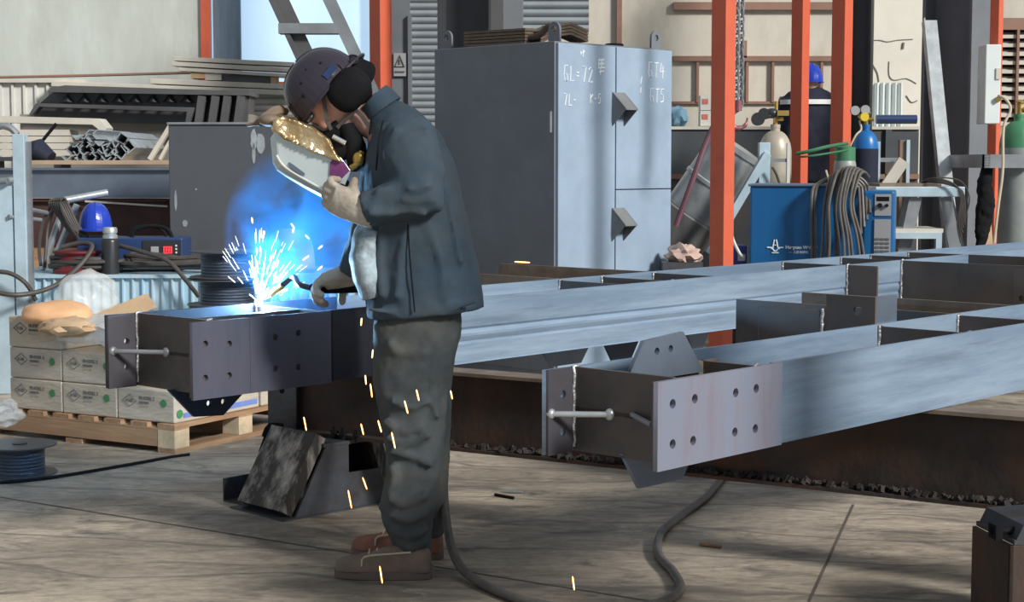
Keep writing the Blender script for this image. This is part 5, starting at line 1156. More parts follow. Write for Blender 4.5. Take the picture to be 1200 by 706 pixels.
# dark strap hanging by right column
o = B().loft([(P(1159, 182, 11.2), .03, .03), (P(1154, 215, 11.2), .05, .05), (P(1155, 240, 11.2), .05, .06), (P(1152, 270, 11.2), .03, .05), (P(1148, 290, 11.2), .03, .03)]).build('hanging_jacket', 'black', None); remesh(o, .012, 2, .03, .06); tag(o, 'dark strap bundle hanging beside the wide column', 'strap')
o = B().bar(P(1168, 406, 11.5), P(1153, 225, 11.85), .06, .03, up=(0, 1, 0)).build('timber_prop', 'kraft', None); tag(o, 'short timber prop beside the right gas cylinder', 'timber')

# blue welding machine
Ym = 10.0
mx0, mx1 = P(883, 0, Ym).x, P(1010, 0, Ym).x
fm = Frame(V((mx0, Ym+.05, 0)), V((mx1, Ym-.12, 0)))
mach = thing('welding_machine', 'large blue welding machine with coiled hoses on it, right of centre', 'welding machine', (mx0, Ym+.05, 0), fm.rz)
mL = (V((mx1, Ym-.12, 0))-V((mx0, Ym+.05, 0))).length; z1 = P(0, 218, Ym).z; z0 = .42
b = B(); b.bb(0, mL, 0, .38, z0, z1); b.build('case', 'blue_mach', mach, bevel=.012)
b = B(); b.bb(-.01, mL-.06, -.012, .39, z1-.004, z1+.012); b.build('lid', M('lid_blue_grey', (.10, .15, .22), .5, 0, .1), mach, bevel=.006)
fx = P(1046, 0, Ym).x
# front panel unit at right
zt2 = P(0, 223, Ym).z; xa_, xb_ = mL+.002, mL+.185
b = B(); b.bb(xa_, xb_, -.02, .34, z0, zt2); b.build('front_unit', 'blue_mach', mach, bevel=.014)
b = B(); b.bb(xa_+.07, xb_-.018, -.026, -.02, P(0, 252, Ym).z, P(0, 227, Ym).z); b.build('control_panel', 'panel_grey', mach)
b = B(); b.bb(xa_+.07, xb_-.018, -.03, -.02, z0+.02, P(0, 256, Ym).z); b.build('vent_panel', 'panel_grey', mach)
b = B()
for i in range(3):
    for j in range(16): b.bb(xa_+.078+i*.029, xa_+.099+i*.029, -.034, -.029, z0+.06+j*.024, z0+.072+j*.024)
b.build('vent_slots', 'vent', mach)
b = B(); b.cyl((xa_+.10, -.026, P(0, 240, Ym).z), (xa_+.10, -.045, P(0, 240, Ym).z), .014, 14); b.cyl((xa_+.14, -.026, P(0, 240, Ym).z), (xa_+.14, -.045, P(0, 240, Ym).z), .01, 14); b.build('knob', 'black', mach)
b = B(); b.bb(xa_+.08, xb_-.03, -.028, -.025, P(0, 235, Ym).z, P(0, 230, Ym).z); b.build('meter', 'black', mach)
for x in (.06, mL+.1):
    for y in (.03, .3): b = B(); b.cyl((x-.02, y, .05), (x+.02, y, .05), .05, 16); b.build('castor', 'black', mach)
b = B(); b.bb(-.02, mL+.2, -.02, .38, .1, .14); b.build('trolley_tray', 'stand', mach)
b = B(); b.bb(0, mL+.17, 0, .36, .14, z0-.004); b.build('cooler_unit', 'blue_mach', mach)
# logo
def mp_(px, py): s, z = fm.hq(px, py, -.003); return V((s, -.003, z))
b = B()
for pts in (([(907.3, 281), (905.6, 290), (903.5, 292)]), ([(909.7, 281), (911.4, 290), (913.5, 292)])): b.tube([mp_(*p) for p in pts], .0045, 4, smooth=0)
b.tube([mp_(905.8, 287.5), mp_(911.2, 287.5)], .003, 4, smooth=0)
b.tube([mp_(899, 290.3), mp_(904, 290.5), mp_(907.5, 294.5), mp_(909.5, 294.5), mp_(913, 290.5), mp_(918, 290.3)], .0045, 4, smooth=0)
b.tube([mp_(904.5, 296.6), mp_(912.5, 296.6)], .004, 4, smooth=0)
b.build('emblem', 'logo', mach)
s_, z_ = fm.hq(920.5, 291.5, 0)
text('Hueyuan Welder', .027, V((s_, -.002, z_)), (1, 0, 0), (0, 0, 1), 'logo', mach, world=False, bold=.0012)
s_, z_ = fm.hq(924, 296.8, 0)
text('—  人民电焊机', .018, V((s_, -.002, z_)), (1, 0, 0), (0, 0, 1), 'logo', mach, world=False, bold=.0004)
# draped hoses
t = thing('hose_bundle', 'thick bundle of grey-brown hoses hung over the blue welding machine', 'hose bundle', P(992, 210, Ym))
rnd = random.Random(3)
for k in range(10):
    xt = 972+k*3.8; b = B(); Yh = Ym-.16-rnd.random()*.09
    xl = 970+k*3.6+rnd.uniform(-2, 2); xr = 985+k*5
    tops = 204-8*math.sin(k/10*math.pi)
    b.tube([P(xl-10+k*2.4, 322, Yh), P(xl-6+k*1.3, 280, Yh), P(xl-4, 240, Yh), P(xt, tops+7, Yh+.05), P(xt+6, tops, Ym+.05), P(xt+12, tops+6, Ym+.22)], .0092, 8, smooth=5); b.build('hose', 'hose', t, True)
for k in range(4):
    b = B(); r_ = 19-k*3; cx_, cy_ = 994, 224; pts = []
    for i in range(9):
        a = math.pi*(1.02-i*.125); pts.append(P(cx_+r_*1.25*math.cos(a), cy_-r_*math.sin(a), Ym-.10-k*.02))
    pts.append(P(cx_+r_*1.2+3, 250+k*8, Ym-.2)); b.tube(pts, .0092, 8, smooth=4); b.build('hose', 'hose', t, True)
for x in (952, 956): b = B(); b.tube([P(x, 310, Ym-.13), P(x-1, 260, Ym-.13), P(x, 225, Ym-.12), P(x+8, 214, Ym), P(x+24, 208, Ym+.1), P(x+36, 212, Ym+.2)], .0095, 8, smooth=5); b.build('hose', 'hose', t, True)
b = B(); b.tube([P(968, 200, Ym-.05), P(972, 212, Ym-.1), P(975, 208, Ym-.05), P(970, 216, Ym-.1)], .006, 6); b.build('tie', 'cuff', t, True)
# violet box left of machine
t = thing('small_blue_box', 'small violet-blue box with white label left of the welding machine', 'box', (P(868, 0, 10.2).x, 10.2, 0))
b = B(); b.bb(-.085, .055, 0, .2, .3, P(0, 288, 10.2).z); b.build('case', 'violet_mach', t, bevel=.006)
b = B(); b.bb(-.0, .045, -.003, 0, P(0, 306, 10.2).z, P(0, 298, 10.2).z); b.build('label', 'white', t)
b = B(); b.bb(-.08, .05, .0, .2, 0, .3); b.build('stand', 'stand', t)
o = B().tube([P(857, 262, 10.1), P(858, 278, 10.1), P(866, 296, 10.1), P(872, 302, 10.1)], .01, 8, smooth=4).build('white_cable', 'white', None); tag(o, 'white cord looping down to the small violet-blue box', 'cord')
t = thing('low_crate', 'low dark crate with a rag on it, right of the grey cabinet', 'crate', (P(803, 0, 10.0).x, 10.0, 0))
b = B(); b.bb(-.12, .12, 0, .22, 0, P(0, 308, 10.0).z); b.build('body', 'stand', t)
o = crumple('rag', P(801, 299, 10.12), (.095, .09, .06), 'pink', 6, .4, 3, fr=5, flat=.8); tag(o, 'crumpled pinkish rag between the grey cabinet and the nearest orange post', 'rag')

# ------------------------------------------------------------------ the welder
YW = 5.3
def W(px, py, dy=0): return P(px, py, YW+dy)
k_ = YW/F
n_up = V((-.76, 0, .65)).normalized(); n_f = V((-.65, 0, -.76)).normalized()
RH = Matrix((n_f, V((0, 1, 0)), n_up)).transposed()      # local x forward, z up
hcen = W(391, 118)
b = B()
b.ell(hcen, (.098, .075, .118), RH, 24, 18)                               # skull
b.ell(hcen+n_f*.045-n_up*.065, (.055, .055, .06), RH)                     # jaw
b.ell(hcen+n_f*.082-n_up*.108, (.02, .024, .018), RH)                     # chin
b.loft([(hcen+n_f*.09-n_up*.0, .010, .01), (hcen+n_f*.112-n_up*.03, .014, .014), (hcen+n_f*.10-n_up*.045, .016, .012)])   # nose
for sy in (-1, 1):
    b.ell(hcen+V((0, sy*.076, 0))-n_up*.01-n_f*.01, (.018, .010, .03), RH)          # ears
    b.ell(hcen+V((0, sy*.04, 0))+n_f*.07-n_up*.035, (.028, .024, .03), RH)          # cheeks
    b.ell(hcen+V((0, sy*.033, 0))+n_f*.092+n_up*.005, (.012, .022, .007), RH)       # brow
neck0 = hcen-n_up*.06-n_f*.01; neckb = W(448, 142)
b.loft([(neck0+V((.0, 0, 0)), .056, .062), (W(418, 137), .056, .058), (neckb, .065, .066), (W(462, 165), .12, .08)])
b.loft([(W(455, 150), .14, .07), (W(472, 190), .16, .10), (W(484, 260), .15, .105), (W(488, 340), .15, .105), (W(488, 385), .15, .11)])
NS, NE, NWr = W(478, 160, -.19), W(497, 228, -.25), W(421, 246, -.23)
FS, FE, FW_ = W(462, 165, .19), W(436, 290, .24), W(412, 322, .26)
for S0, E0, W0 in ((NS, NE, NWr), (FS, FE, FW_)):
    b.loft([(S0, .05, .05), (S0.lerp(E0, .5), .045, .047), (E0, .037, .038), (E0.lerp(W0, .4), .036, .036), (W0, .024, .028)], side=(0, 1, .2))
# legs
LN = [(W(490, 385, -.09), .085, .095), (W(482, 450, -.1), .075, .08), (W(484, 515, -.11), .055, .058), (W(486, 560, -.12), .05, .056), (W(480, 615, -.13), .036, .04), (W(482, 652, -.13), .034, .04)]
LFr = [(W(494, 385, .09), .085, .095), (W(490, 450, .1), .075, .08), (W(494, 515, .1), .055, .058), (W(498, 560, .1), .05, .056), (W(500, 610, .11), .036, .04), (W(502, 636, .11), .034, .04)]
b.loft(LN); b.loft(LFr)
welder = b.build('person', 'skin', None); remesh(welder, .009, 4)
tag(welder, 'person in dark blue workwear, helmet and respirator bending forward to weld', 'person')
# jacket
b = B()
b.loft([(W(446, 128), .07, .055), (W(453, 138), .10, .075), (W(463, 150), .17, .095), (W(472, 170), .215, .125), (W(480, 200), .225, .145), (W(486, 240), .22, .155), (W(491, 290), .215, .172), (W(496, 335), .22, .186), (W(499, 366), .222, .188)], n=32, pw=2.3)
b.loft([(NS+V((.0, .05, .0)), .085, .085), (NS.lerp(NE, .35)+V((-.005, 0, 0)), .078, .09), (NS.lerp(NE, .75), .072, .082), (NE+V((.0, 0, -.005)), .064, .072), (NE.lerp(NWr, .3), .06, .066), (NE.lerp(NWr, .7), .056, .056), (NWr+V((.018, 0, 0)), .056, .056)], side=(0, 1, .1))
b.loft([(FS, .09, .09), (FS.lerp(FE, .5), .08, .085), (FE, .07, .085), (FE.lerp(FW_, .6), .062, .068), (FW_+V((.01, 0, 0)), .056, .060)], side=(0, 1, .1))
def fold(b, pts, r, y): b.tube([W(px, py, y) for px, py in pts], r, 8, smooth=3)
for pts, r, y in (([(500, 250), (480, 246), (455, 250), (432, 250)], .014, -.29), ([(508, 232), (488, 236), (470, 232)], .013, -.305), ([(505, 215), (490, 222), (476, 222)], .012, -.31), ([(470, 225), (455, 222), (440, 226)], .012, -.285),
                  ([(498, 150), (510, 175), (515, 205)], .012, -.235), ([(466, 150), (458, 175), (462, 205)], .014, -.235), ([(480, 260), (470, 300), (466, 350)], .014, -.212), ([(500, 262), (515, 300), (520, 350)], .014, -.205),
                  ([(450, 262), (444, 300), (448, 350)], .014, -.190), ([(520, 215), (530, 260), (540, 310)], .012, -.17), ([(430, 362), (470, 367), (520, 364), (560, 352)], .009, -.205)):
    fold(b, pts, r, y)
jk = b.build('jacket', 'jacket', welder); remesh(jk, .010, 3, .010, .05)
# collar
b = B(); rs = []
for (c, ra, rb) in ((W(449, 130), .085, .07), (W(443, 122), .083, .066), (W(437, 116), .080, .062)): rs.append((c, ra, rb))
b.loft(rs, n=28, pw=2.0)
o = b.build('collar', 'jacket', welder)
# jacket details: pocket seam, hem, placket
b = B(); b.tube([W(482, 176, -.218), W(478, 192, -.228), W(470, 205, -.225)], .0025, 5); b.tube([W(449, 142, -.15), W(444, 165, -.205), W(441, 200, -.215)], .003, 5); b.build('seam', 'black', welder)
b = B(); b.tube([W(478, 258, -.226), W(480, 300, -.226), W(486, 366, -.232)], .0025, 5); b.build('seam', 'black', welder)
# added panel on the jacket front, its pale blue colour paints the arc light
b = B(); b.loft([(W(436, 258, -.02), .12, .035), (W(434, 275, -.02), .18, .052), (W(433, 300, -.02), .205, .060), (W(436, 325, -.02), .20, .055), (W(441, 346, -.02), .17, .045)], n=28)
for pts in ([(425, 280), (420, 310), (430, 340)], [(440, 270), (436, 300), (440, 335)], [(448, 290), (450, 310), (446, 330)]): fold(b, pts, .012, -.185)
o = b.build('arc_lit_patch', M('painted_arc_light', (.36, .46, .52), .7, 0, .35, 14, .6, 30, stain=(.10, .10, .10), samt=.30, sscale=9), welder, label='pale mottled patch of arc light painted on the jacket front'); remesh(o, .008, 2, .008, .04)
# trousers
b = B()
def tr(L_, x=1.0): return [(c, ra, rb) for c, ra, rb in L_]
b.loft([(W(490, 345), .19, .135), (W(490, 385), .20, .14), (W(488, 410), .19, .13)])
b.loft([(W(488, 385, -.09), .11, .135), (W(481, 450, -.1), .10, .118), (W(485, 500, -.11), .088, .10), (W(486, 530, -.115), .084, .092), (W(484, 560, -.12), .082, .086), (W(479, 590, -.13), .084, .086), (W(478, 612, -.13), .078, .078), (W(483, 634, -.135), .064, .062), (W(484, 648, -.135), .062, .060)])
b.loft([(W(492, 385, .09), .11, .13), (W(490, 450, .1), .10, .11), (W(496, 500, .1), .088, .092), (W(500, 560, .1), .08, .072), (W(503, 600, .11), .07, .060), (W(503, 628, .11), .06, .052)])
for pts, r, y in (([(455, 400), (470, 415), (500, 412)], .012, -.195), ([(450, 492), (470, 505), (498, 498)], .014, -.205), ([(452, 512), (475, 520), (505, 508)], .013, -.205), ([(456, 530), (478, 534), (508, 545)], .012, -.205), ([(458, 470), (480, 478), (505, 470)], .010, -.205),
                  ([(455, 585), (475, 592), (500, 580)], .014, -.212), ([(456, 603), (478, 610), (502, 600)], .014, -.212), ([(458, 622), (480, 628), (502, 618)], .013, -.205), ([(466, 636), (484, 642), (503, 634)], .010, -.198), ([(450, 590), (453, 605), (458, 618)], .02, -.13), ([(512, 400), (505, 440), (512, 490)], .012, -.18), ([(460, 545), (462, 562), (456, 580)], .014, -.20)):
    fold(b, pts, r, y)
trs = b.build('trousers', 'trouser', welder); remesh(trs, .010, 2, .012, .05)
# shoes
def shoe(toe, heel, wd, ht, mat, lab):
    d = (heel-toe); L = d.length; d.normalize(); s_ = V((0, 0, 1)).cross(d).normalized()
    prof = [(0, .35, .30), (.05, .72, .42), (.14, .95, .52), (.28, 1.0, .60), (.42, .92, .80), (.55, .84, 1.0), (.72, .80, 1.05), (.88, .80, 1.0), (.96, .68, .95), (1.0, .45, .75)]
    b = B(); rs = []
    for t_, w_, h_ in prof:
        c = toe+d*L*t_; ring = []
        for k in range(20):
            a = 2*math.pi*k/20; x = math.copysign(abs(math.cos(a))**.7, math.cos(a))*wd*w_; z = math.sin(a); z = z*ht*h_ if z > 0 else z*.012
            ring.append(c+s_*x+V((0, 0, .028+z)))
        rs.append(ring)
    b.rings(rs); up = b.build('shoe', mat, welder, label=lab)
    md = up.modifiers.new('sub', 'SUBSURF'); md.levels = 1; md.render_levels = 1
    b = B(); rs = []
    for zz in (.002, .020, .026):
        ring = []
        for k in range(28):
            a = 2*math.pi*k/28; t_ = .5-.5*math.cos(a)*1.02; w_ = .0
            wv_ = wd*1.08*(.92-.14*t_)*abs(math.sin(a))**.6; ring.append(toe+d*L*t_+s_*math.copysign(wv_, math.sin(a))+V((0, 0, zz)))
        rs.append(ring)
    b.rings(rs); b.build('sole', 'sole', up)
    b = B()
    for t_ in (.36, .44, .52):
        c = toe+d*L*t_+V((0, 0, .028+ht*(.58+t_*.55)*.9)); b.tube([c-s_*wd*.5-V((0, 0, .01)), c+V((0, 0, .008)), c+s_*wd*.5-V((0, 0, .01))], .003, 5)
    b.tube([toe+d*L*.30-s_*wd*1.0+V((0, 0, .045)), toe+d*L*.33-s_*wd*.95+V((0, 0, .075)), toe+d*L*.6-s_*wd*.86+V((0, 0, .085)), toe+d*L*.8-s_*wd*.8+V((0, 0, .09))], .003, 5)
    b.build('lace', 'cuff', up)
shoe(G(393, 676), G(506, 678), .048, .075, 'shoe', 'dusty tan lace-up shoe')
shoe(G(413, 650), G(519, 655), .048, .075, 'shoe_red', 'reddish brown shoe')
# helmet
rimc = W(386, 109)
hardhat(welder, rimc+n_up*.004, n_up, -n_f, .122, 'helmet', 'helmet_shell', deep=1.12, world=False, brim=.02)
b = B(); b.tube([rimc-n_f*.13+n_up*.0+V((0, y, 0)) for y in (-.06, -.03, 0, .03, .06)], .012, 8); b.build('helmet_peak', 'helmet', welder)
b = B()
for u, h in ((-.055, .07), (-.01, .09), (.03, .075), (.055, .045)):
    c = rimc+n_f*u+n_up*h; yy = -.9*.122*math.sqrt(max(.05, 1-(u/.132)**2-(h/.137)**2)); b.ell(c+V((0, yy, 0)), (.006, .006, .006), None, 8, 6)
b.build('vent_holes', 'black', welder)
b = B(); c = rimc-n_f*.055+n_up*.03; b.box(c+V((0, -.103, 0)), (.045, .012, .022), RH); b.build('helmet_clip', 'navy_mach', welder)
# ear muff
b = B(); mc = W(409, 105, -.095)
b.loft([(mc+V((0, .03, 0)), .050, .060), (mc+V((0, .01, 0)), .060, .071), (mc+V((0, -.012, 0)), .058, .068), (mc+V((0, -.026, 0)), .048, .056), (mc+V((0, -.034, 0)), .03, .036)], side=n_up, n=24, pw=2.6); b.build('ear_cover', 'black', welder, label='black padded ear cover')
b = B(); b.loft([(W(396, 92, -.07), .03, .05), (W(414, 86, -.0), .04, .06), (W(424, 92, .05), .04, .06)]); b.ell(W(418, 108, 0), (.05, .095, .055)); b.build('hood', 'black', welder)
# straps
b = B()
b.bar(W(377, 103, -.085), W(383, 142, -.085), .004, .012, up=(0, 0, 1)); b.bar(W(383, 142, -.085), W(388, 152, -.075), .004, .012)
b.bar(W(395, 150, -.075), W(418, 128, -.080), .004, .012); b.bar(W(412, 124, -.078), W(424, 136, -.074), .004, .014); b.bar(W(424, 136, -.074), W(432, 148, -.074), .004, .014)
b.build('strap', 'cable', welder)
b = B(); b.ell(W(363, 139, -.055), (.018, .012, .010), RH); b.tube([W(366, 146, -.062), W(378, 152, -.07), W(386, 150, -.076)], .004, 6); b.build('glasses', 'black_pl', welder)
# respirator
rc = W(392, 160)
b = B(); b.loft([(W(402, 148, 0), .072, .040), (W(394, 156, 0), .075, .046), (W(386, 164, 0), .06, .040), (W(380, 170, 0), .04, .026)]); b.ell(W(404, 172, -.05), (.05, .03, .035), RH); b.ell(W(396, 172, .05), (.045, .03, .035), RH); b.loft([(W(408, 150, -.01), .075, .03), (W(416, 172, -.02), .07, .035), (W(420, 198, -.03), .06, .03)])
b.build('respirator', 'black', welder)
b = B(); b.cyl(W(390, 160, -.085), W(405, 168, -.085), .008, 10); b.build('respirator_clip', 'galv', welder)
b = B(); b.ell(W(420, 186, -.10), (.018, .012, .022)); b.tube([W(424, 178, -.09), W(418, 192, -.10), W(411, 197, -.10)], .010, 8); b.build('throat_mic_cord', 'brass', welder)
# gloves: palm + five fingers
def glove(wrist, dirv, curl, scale, name, lab, cuff_dir, thumb, side=V((0, 1, 0)), spread=.5):
    """dirv: palm direction, curl: direction the fingers bend to, side: across the palm"""
    d = dirv.normalized(); c = (curl-d*curl.dot(d)).normalized(); s_ = d.cross(c)
    b = B(); k = scale
    b.loft([(wrist+cuff_dir*.045*k, .056*k, .052*k), (wrist+cuff_dir*.02*k, .050*k, .046*k), (wrist, .044*k, .036*k), (wrist+d*.04*k, .050*k, .030*k), (wrist+d*.085*k, .050*k, .024*k)], side=s_, pw=2.2)
    for i, (off, ln) in enumerate(((-.036, .075), (-.013, .085), (.012, .08), (.035, .062))):
        p0 = wrist+d*.07*k+s_*off*k; p1 = p0+d*ln*.5*k+c*.008*k; p2 = p1+(d*.35+c*.9)*ln*.42*k; p3 = p2+(c*.7-d*.6)*ln*.36*k
        b.tube([p0, p1, p2, p3], [.0135*k, .0135*k, .013*k, .012*k, .011*k], 10, smooth=3)
        b.ell(p3, (.011*k,)*3, None, 8, 6)
    p0 = wrist+d*.02*k-s_*.035*k*thumb; p1 = p0+(d*.6-s_*.5*thumb+c*.6).normalized()*.04*k; p2 = p1+(d*.3+c*.9).normalized()*.035*k
    b.tube([p0, p1, p2], [.016*k, .015*k, .013*k], 10, smooth=3); b.ell(p2, (.013*k,)*3, None, 8, 6)
    o = b.build(name, 'glove', welder, label=lab); remesh(o, .0045, 3, .004, .03); return o
glove(NWr+V((-.005, 0, 0)), V((-.86, .15, .42)), V((.1, .9, .35)), 1.0, 'glove', 'pale leather glove holding the shield', V((1, 0, -.05)), 1)
glove(FW_+V((-.005, .02, 0)), V((-.93, .0, -.30)), V((-.2, -.3, -.9)), 1.1, 'glove', 'leather glove holding the torch', V((.8, 0, .45)), 1)

# hand-held welding shield
t = thing('welding_shield', 'silver hand-held welding shield with gold foil on top, before the welder\'s face', 'welding shield', W(360, 185))
def plate(pts, Y, bulge, th, mat, nm, nY=7, wd=.11):
    pass
# shield: curved sheet, generator along depth. Profile corner points in px
top = [(323, 152), (345, 160), (375, 172), (400, 184), (411, 199)]
bot = [(326, 186), (331, 192), (340, 198), (362, 214), (386, 227)]
b = B(); rs = []
for yy, inset in ((-.125, .28), (-.135, .0)): pass
N_ = 9; gridO = []
for j in range(N_):
    f_ = j/(N_-1); ang = (f_-.5)*2; row = []
    for i in range(7):
        t_ = i/6
        # interpolate along the shield's length
        def ip(L_, t_):
            x = t_*(len(L_)-1); k0 = min(int(x), len(L_)-2); fr_ = x-k0; return L_[k0][0]*(1-fr_)+L_[k0+1][0]*fr_, L_[k0][1]*(1-fr_)+L_[k0+1][1]*fr_
        a_ = ip(top, t_); c_ = ip(bot, t_)
        row.append((a_, c_))
    gridO.append(row)
# front (camera side) cheek: filled shape near side with rounded lower corner
def cheek(Y): return [W(x, y, Y) for x, y in [(322, 153), (345, 160), (375, 172), (400, 184), (412, 200), (398, 232), (386, 226), (362, 213), (340, 200), (330, 193), (325, 184)]]
near, far = cheek(-.14), cheek(.10); cen = W(362, 192, 0)
outer = [near, [p+V((-.012, 0, -.016)) for p in cheek(-.11)], [p+V((-.015, 0, -.02)) for p in cheek(.05)], far]
rs = [[cen.lerp(p, .97)+V((0, -.14+.0, 0))*0+V((0, 0, 0)) for p in near]]+outer
b.rings([near, outer[1], outer[2], far], cap=True); o = b.build('shell', 'shield', t, True, bevel=.006)
b = B(); b.rings([[W(x, y, -.146) for x, y in [(339, 190), (345, 194), (357, 203), (357, 206), (352, 205), (342, 199), (338, 194)]], [W(x, y, -.138) for x, y in [(339, 190), (345, 194), (357, 203), (357, 206), (352, 205), (342, 199), (338, 194)]]]); b.build('slot_recess', 'gusset', t, True, smooth=False)
b = B(); b.tube([W(x, y, -.143) for x, y in [(324, 182), (330, 192), (340, 200), (362, 213), (386, 226)]], .0035, 6); b.build('rim_bead', 'white', t, True)
b = B(); b.rings([[W(x, y, -.146) for x, y in [(387, 190), (394, 184), (403, 190), (410, 200), (400, 210), (391, 218), (386, 204)]], [W(x, y, -.138) for x, y in [(387, 190), (394, 184), (403, 190), (410, 200), (400, 210), (391, 218), (386, 204)]]]); b.build('viewing_glass', 'purple', t, True, smooth=False)
b = B()
fl = [(321, 152), (322, 140), (332, 136), (345, 141), (368, 150), (385, 164), (392, 178), (400, 190), (380, 184), (350, 170), (332, 162)]
rs = []
for yy, sc in ((-.155, .75), (-.165, 1.0), (-.05, 1.06), (.05, 1.04), (.11, .8)):
    cx_ = sum(p[0] for p in fl)/len(fl); cy_ = sum(p[1] for p in fl)/len(fl)
    rs.append([W(cx_+(x-cx_)*sc, cy_+(y-cy_)*sc, yy) for x, y in fl])
b.rings(rs); o = b.build('gold_foil', 'gold', t, True); remesh(o, .006, 1, .020, .05); o['label'] = 'crumpled gold heat foil'
b = B(); b.tube([W(290, 147, -.05), W(302, 144, -.06), (W(310, 137, -.05)), W(325, 130, -.03), W(335, 131, 0)], [.006, .012, .014, .018, .012], 8); b.ell(W(316, 141, -.08), (.035, .03, .02)); b.build('foil_edge', 'browntop', t, True)
b = B(); b.tube([W(405, 215, -.10), W(396, 224, -.16), W(388, 236, -.2)], .014, 10); b.build('handle', 'black', t, True)
# torch
t = thing('welding_torch', 'welding torch in the lower glove pointing at the weld', 'welding torch', W(380, 340, .25))
s_arc = A.hq(299, 360, WA)[0]; wz_ = A.o+A.u*s_arc+A.v*(WA-.02); wz_.z = ZA+.008; tip = wz_+V((.09, -.03, .06))
h0 = FW_+V((-.09, .02, -.05))
b = B(); b.tube([FW_+V((.08, .10, -.05)), h0+V((.03, .01, 0)), h0+V((-.05, .03, .0))], .016, 12, smooth=4); b.build('handle', 'black', t, True)
b = B(); b.tube([h0+V((-.05, .03, 0)), h0+V((-.10, .08, .01)), tip+V((.04, 0, .03)), tip], .010, 10, smooth=4); b.build('neck', 'stand', t, True)
b = B(); b.cyl(tip, tip+V((-.045, .01, -.035)), .013, 14, .010); b.build('nozzle', 'brass', t, True)

# ------------------------------------------------------------------ arc, sparks, smoke
s_arc = A.hq(299, 360, WA)[0]; arcp = A.o+A.u*s_arc+A.v*(WA-.02); arcp.z = ZA+.004
o = B().ell(arcp, (.014, .014, .012)).build('welding_arc', 'arc', None); tag(o, 'white-hot welding arc on the left end of the frame', 'welding arc')
ld = bpy.data.lights.new('arc_light', 'POINT'); ld.energy = 70; ld.color = (0.32, 0.64, 1.0); ld.shadow_soft_size = .02
lo = bpy.data.objects.new('arc_light', ld); C.objects.link(lo); lo.location = arcp+V((.02, -.02, .045))
def streak(b, p, q, r):
    d = (q-p); b.tube([p, p+d*.15, p+d*.5, p+d*.9, q], [r*.5, r, r, r*.9, r*.4], 5, smooth=0)
rnd = random.Random(11); b = B()
for i in range(120):
    a = rnd.gauss(.15, .40) if i % 2 else rnd.uniform(-.35, 1.25); el = max(0.15, math.cos(a)) ; L0 = rnd.uniform(.01, .24)*max(.5, 1-abs(a)*.2)
    d = V((math.sin(a), rnd.uniform(-.35, .25), max(.08, math.cos(a)))).normalized(); ln = rnd.uniform(.012, .05)
    streak(b, arcp+d*L0, arcp+d*(L0+ln), rnd.uniform(.0005, .0010))
o = b.build('spark_fountain', 'spark_w', None); tag(o, 'fountain of white-hot sparks spraying from the weld', 'sparks', kind='stuff')
drops = [(424, 373, 423, 382, 0), (460, 372, 461, 383, 0), (481, 391, 483, 405, -.1), (437, 410, 436, 420, 0), (482, 420, 485, 428, -.1), (428, 440, 429, 451, 0), (434, 450, 436, 466, 0), (488, 457, 491, 470, -.25), (474, 470, 478, 485, -.25), (423, 497, 426, 510, 0), (443, 493, 447, 507, -.25), (459, 507, 463, 526, -.25), (528, 458, 530, 468, 0), (356, 489, 359, 505, .4), (425, 560, 430, 574, .3), (408, 575, 412, 596, .3), (445, 664, 448, 684, -.32), (671, 676, 673, 692, -.4), (448, 672, 447, 684, -.4), (603, 307, 621, 308, .4)]
words = ['beside the jacket hem at left', 'on the jacket hem', 'on the upper thigh', 'left of the hip over the dark flange', 'small one on the mid thigh', 'left of the thigh, upper of a close pair', 'left of the thigh, lower of a close pair', 'right one of the pair above the knee', 'left one of the pair above the knee', 'left of the knee over the dark rail', 'on the left edge of the knee', 'on the front of the knee', 'right of the thigh in front of the rusty rail', 'in front of the scraped channel of the trestle', 'right one before the trestle side plate', 'lower left one before the trestle side plate', 'in front of the near shoe', 'low over the floor right of the shoes', 'short one at the near shoe sole', 'flat one in front of the grey cabinet base']
for (x, y, x2, y2, dy), wd_ in zip(drops, words):
    if wd_.startswith('short one'): continue
    b = B(); streak(b, W(x, y, dy-.02 if dy else -.05), W(x2, y2, dy-.02 if dy else -.05), .0024)
    o = b.build('spark', 'spark', None); tag(o, 'glowing orange spark, '+wd_, 'spark', 'falling sparks')
flecks = [(341, 262, 345, 268), (344, 268, 343, 273), (358, 276, 362, 280), (378, 288, 373, 292), (310, 271, 308, 280), (295, 255, 296, 262), (355, 305, 362, 300), (378, 312, 372, 317)]
fw = ['upper of the pair by the pale cover', 'lower of the pair by the pale cover', 'small one right of the pale cover', 'right edge of the smoke', 'left of the pale cover', 'highest on the left side of the smoke', 'above the torch', 'beside the lower glove']
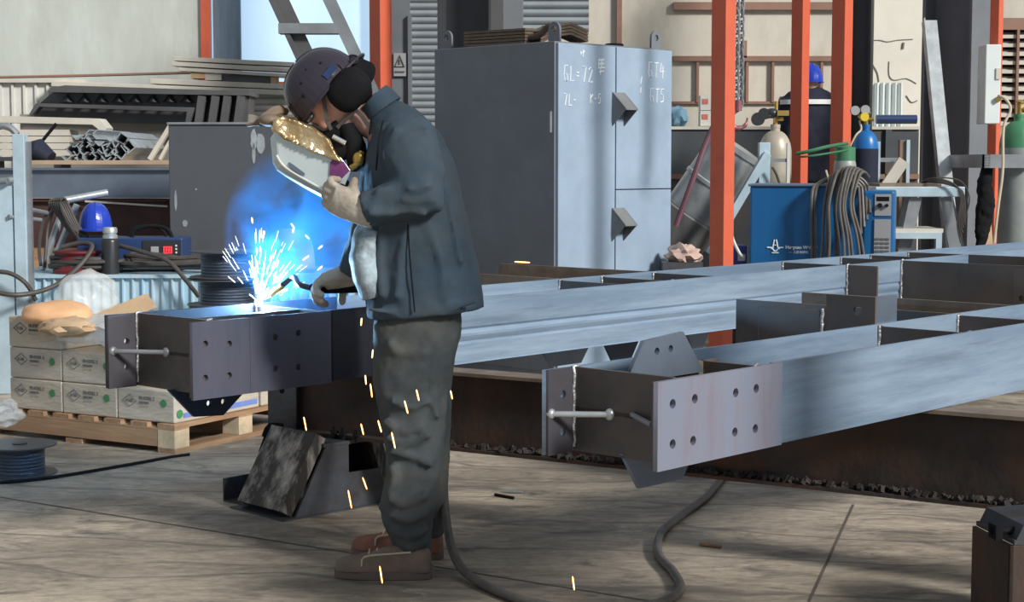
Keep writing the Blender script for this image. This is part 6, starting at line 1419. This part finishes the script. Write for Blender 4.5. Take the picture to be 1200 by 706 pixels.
for (x, y, x2, y2), wd_ in zip(flecks, fw):
    b = B(); streak(b, P(x, y, 5.75), P(x2, y2, 5.75), .0026); o = b.build('spark', 'spark_w', None); tag(o, 'pale flying spark in the blue smoke, '+wd_, 'spark', 'sparks in the smoke')
# smoke
def smoke():
    m = bpy.data.materials.new('blue_welding_smoke'); m.use_nodes = True; nt = m.node_tree; N = nt.nodes; L = nt.links; N.clear()
    out = N.new('ShaderNodeOutputMaterial'); vs = N.new('ShaderNodeVolumePrincipled'); L.new(vs.outputs[0], out.inputs['Volume'])
    vs.inputs['Color'].default_value = (0.09, 0.38, 0.86, 1); vs.inputs['Anisotropy'].default_value = 0.1
    tc = N.new('ShaderNodeTexCoord'); n = N.new('ShaderNodeTexNoise'); n.inputs['Scale'].default_value = 2.3; n.inputs['Detail'].default_value = 5; n.inputs['Distortion'].default_value = .6
    L.new(tc.outputs['Object'], n.inputs['Vector'])
    ln = N.new('ShaderNodeVectorMath'); ln.operation = 'LENGTH'; L.new(tc.outputs['Object'], ln.inputs[0])
    mr = N.new('ShaderNodeMapRange'); mr.inputs['From Min'].default_value = 1.0; mr.inputs['From Max'].default_value = .35; mr.inputs['To Min'].default_value = 0; mr.inputs['To Max'].default_value = 1
    L.new(ln.outputs['Value'], mr.inputs['Value'])
    nr = N.new('ShaderNodeMapRange'); nr.inputs['From Min'].default_value = .42; nr.inputs['From Max'].default_value = .60; L.new(n.outputs[0], nr.inputs['Value'])
    mu = N.new('ShaderNodeMath'); mu.operation = 'MULTIPLY'; L.new(mr.outputs[0], mu.inputs[0]); L.new(nr.outputs[0], mu.inputs[1])
    m2 = N.new('ShaderNodeMath'); m2.operation = 'MULTIPLY'; m2.inputs[1].default_value = 15.0; L.new(mu.outputs[0], m2.inputs[0]); L.new(m2.outputs[0], vs.inputs['Density'])
    return m
b = B(); b.ell((0, 0, 0), (1, 1, 1), None, 24, 16); o = b.build('welding_smoke', smoke(), None)
sc3 = P(355, 272, 6.15); o.location = sc3; o.scale = (.30, .26, .34); o.rotation_euler = (0, math.radians(12), 0)
tag(o, 'drifting cloud of blue welding smoke above the arc', 'smoke', kind='stuff')
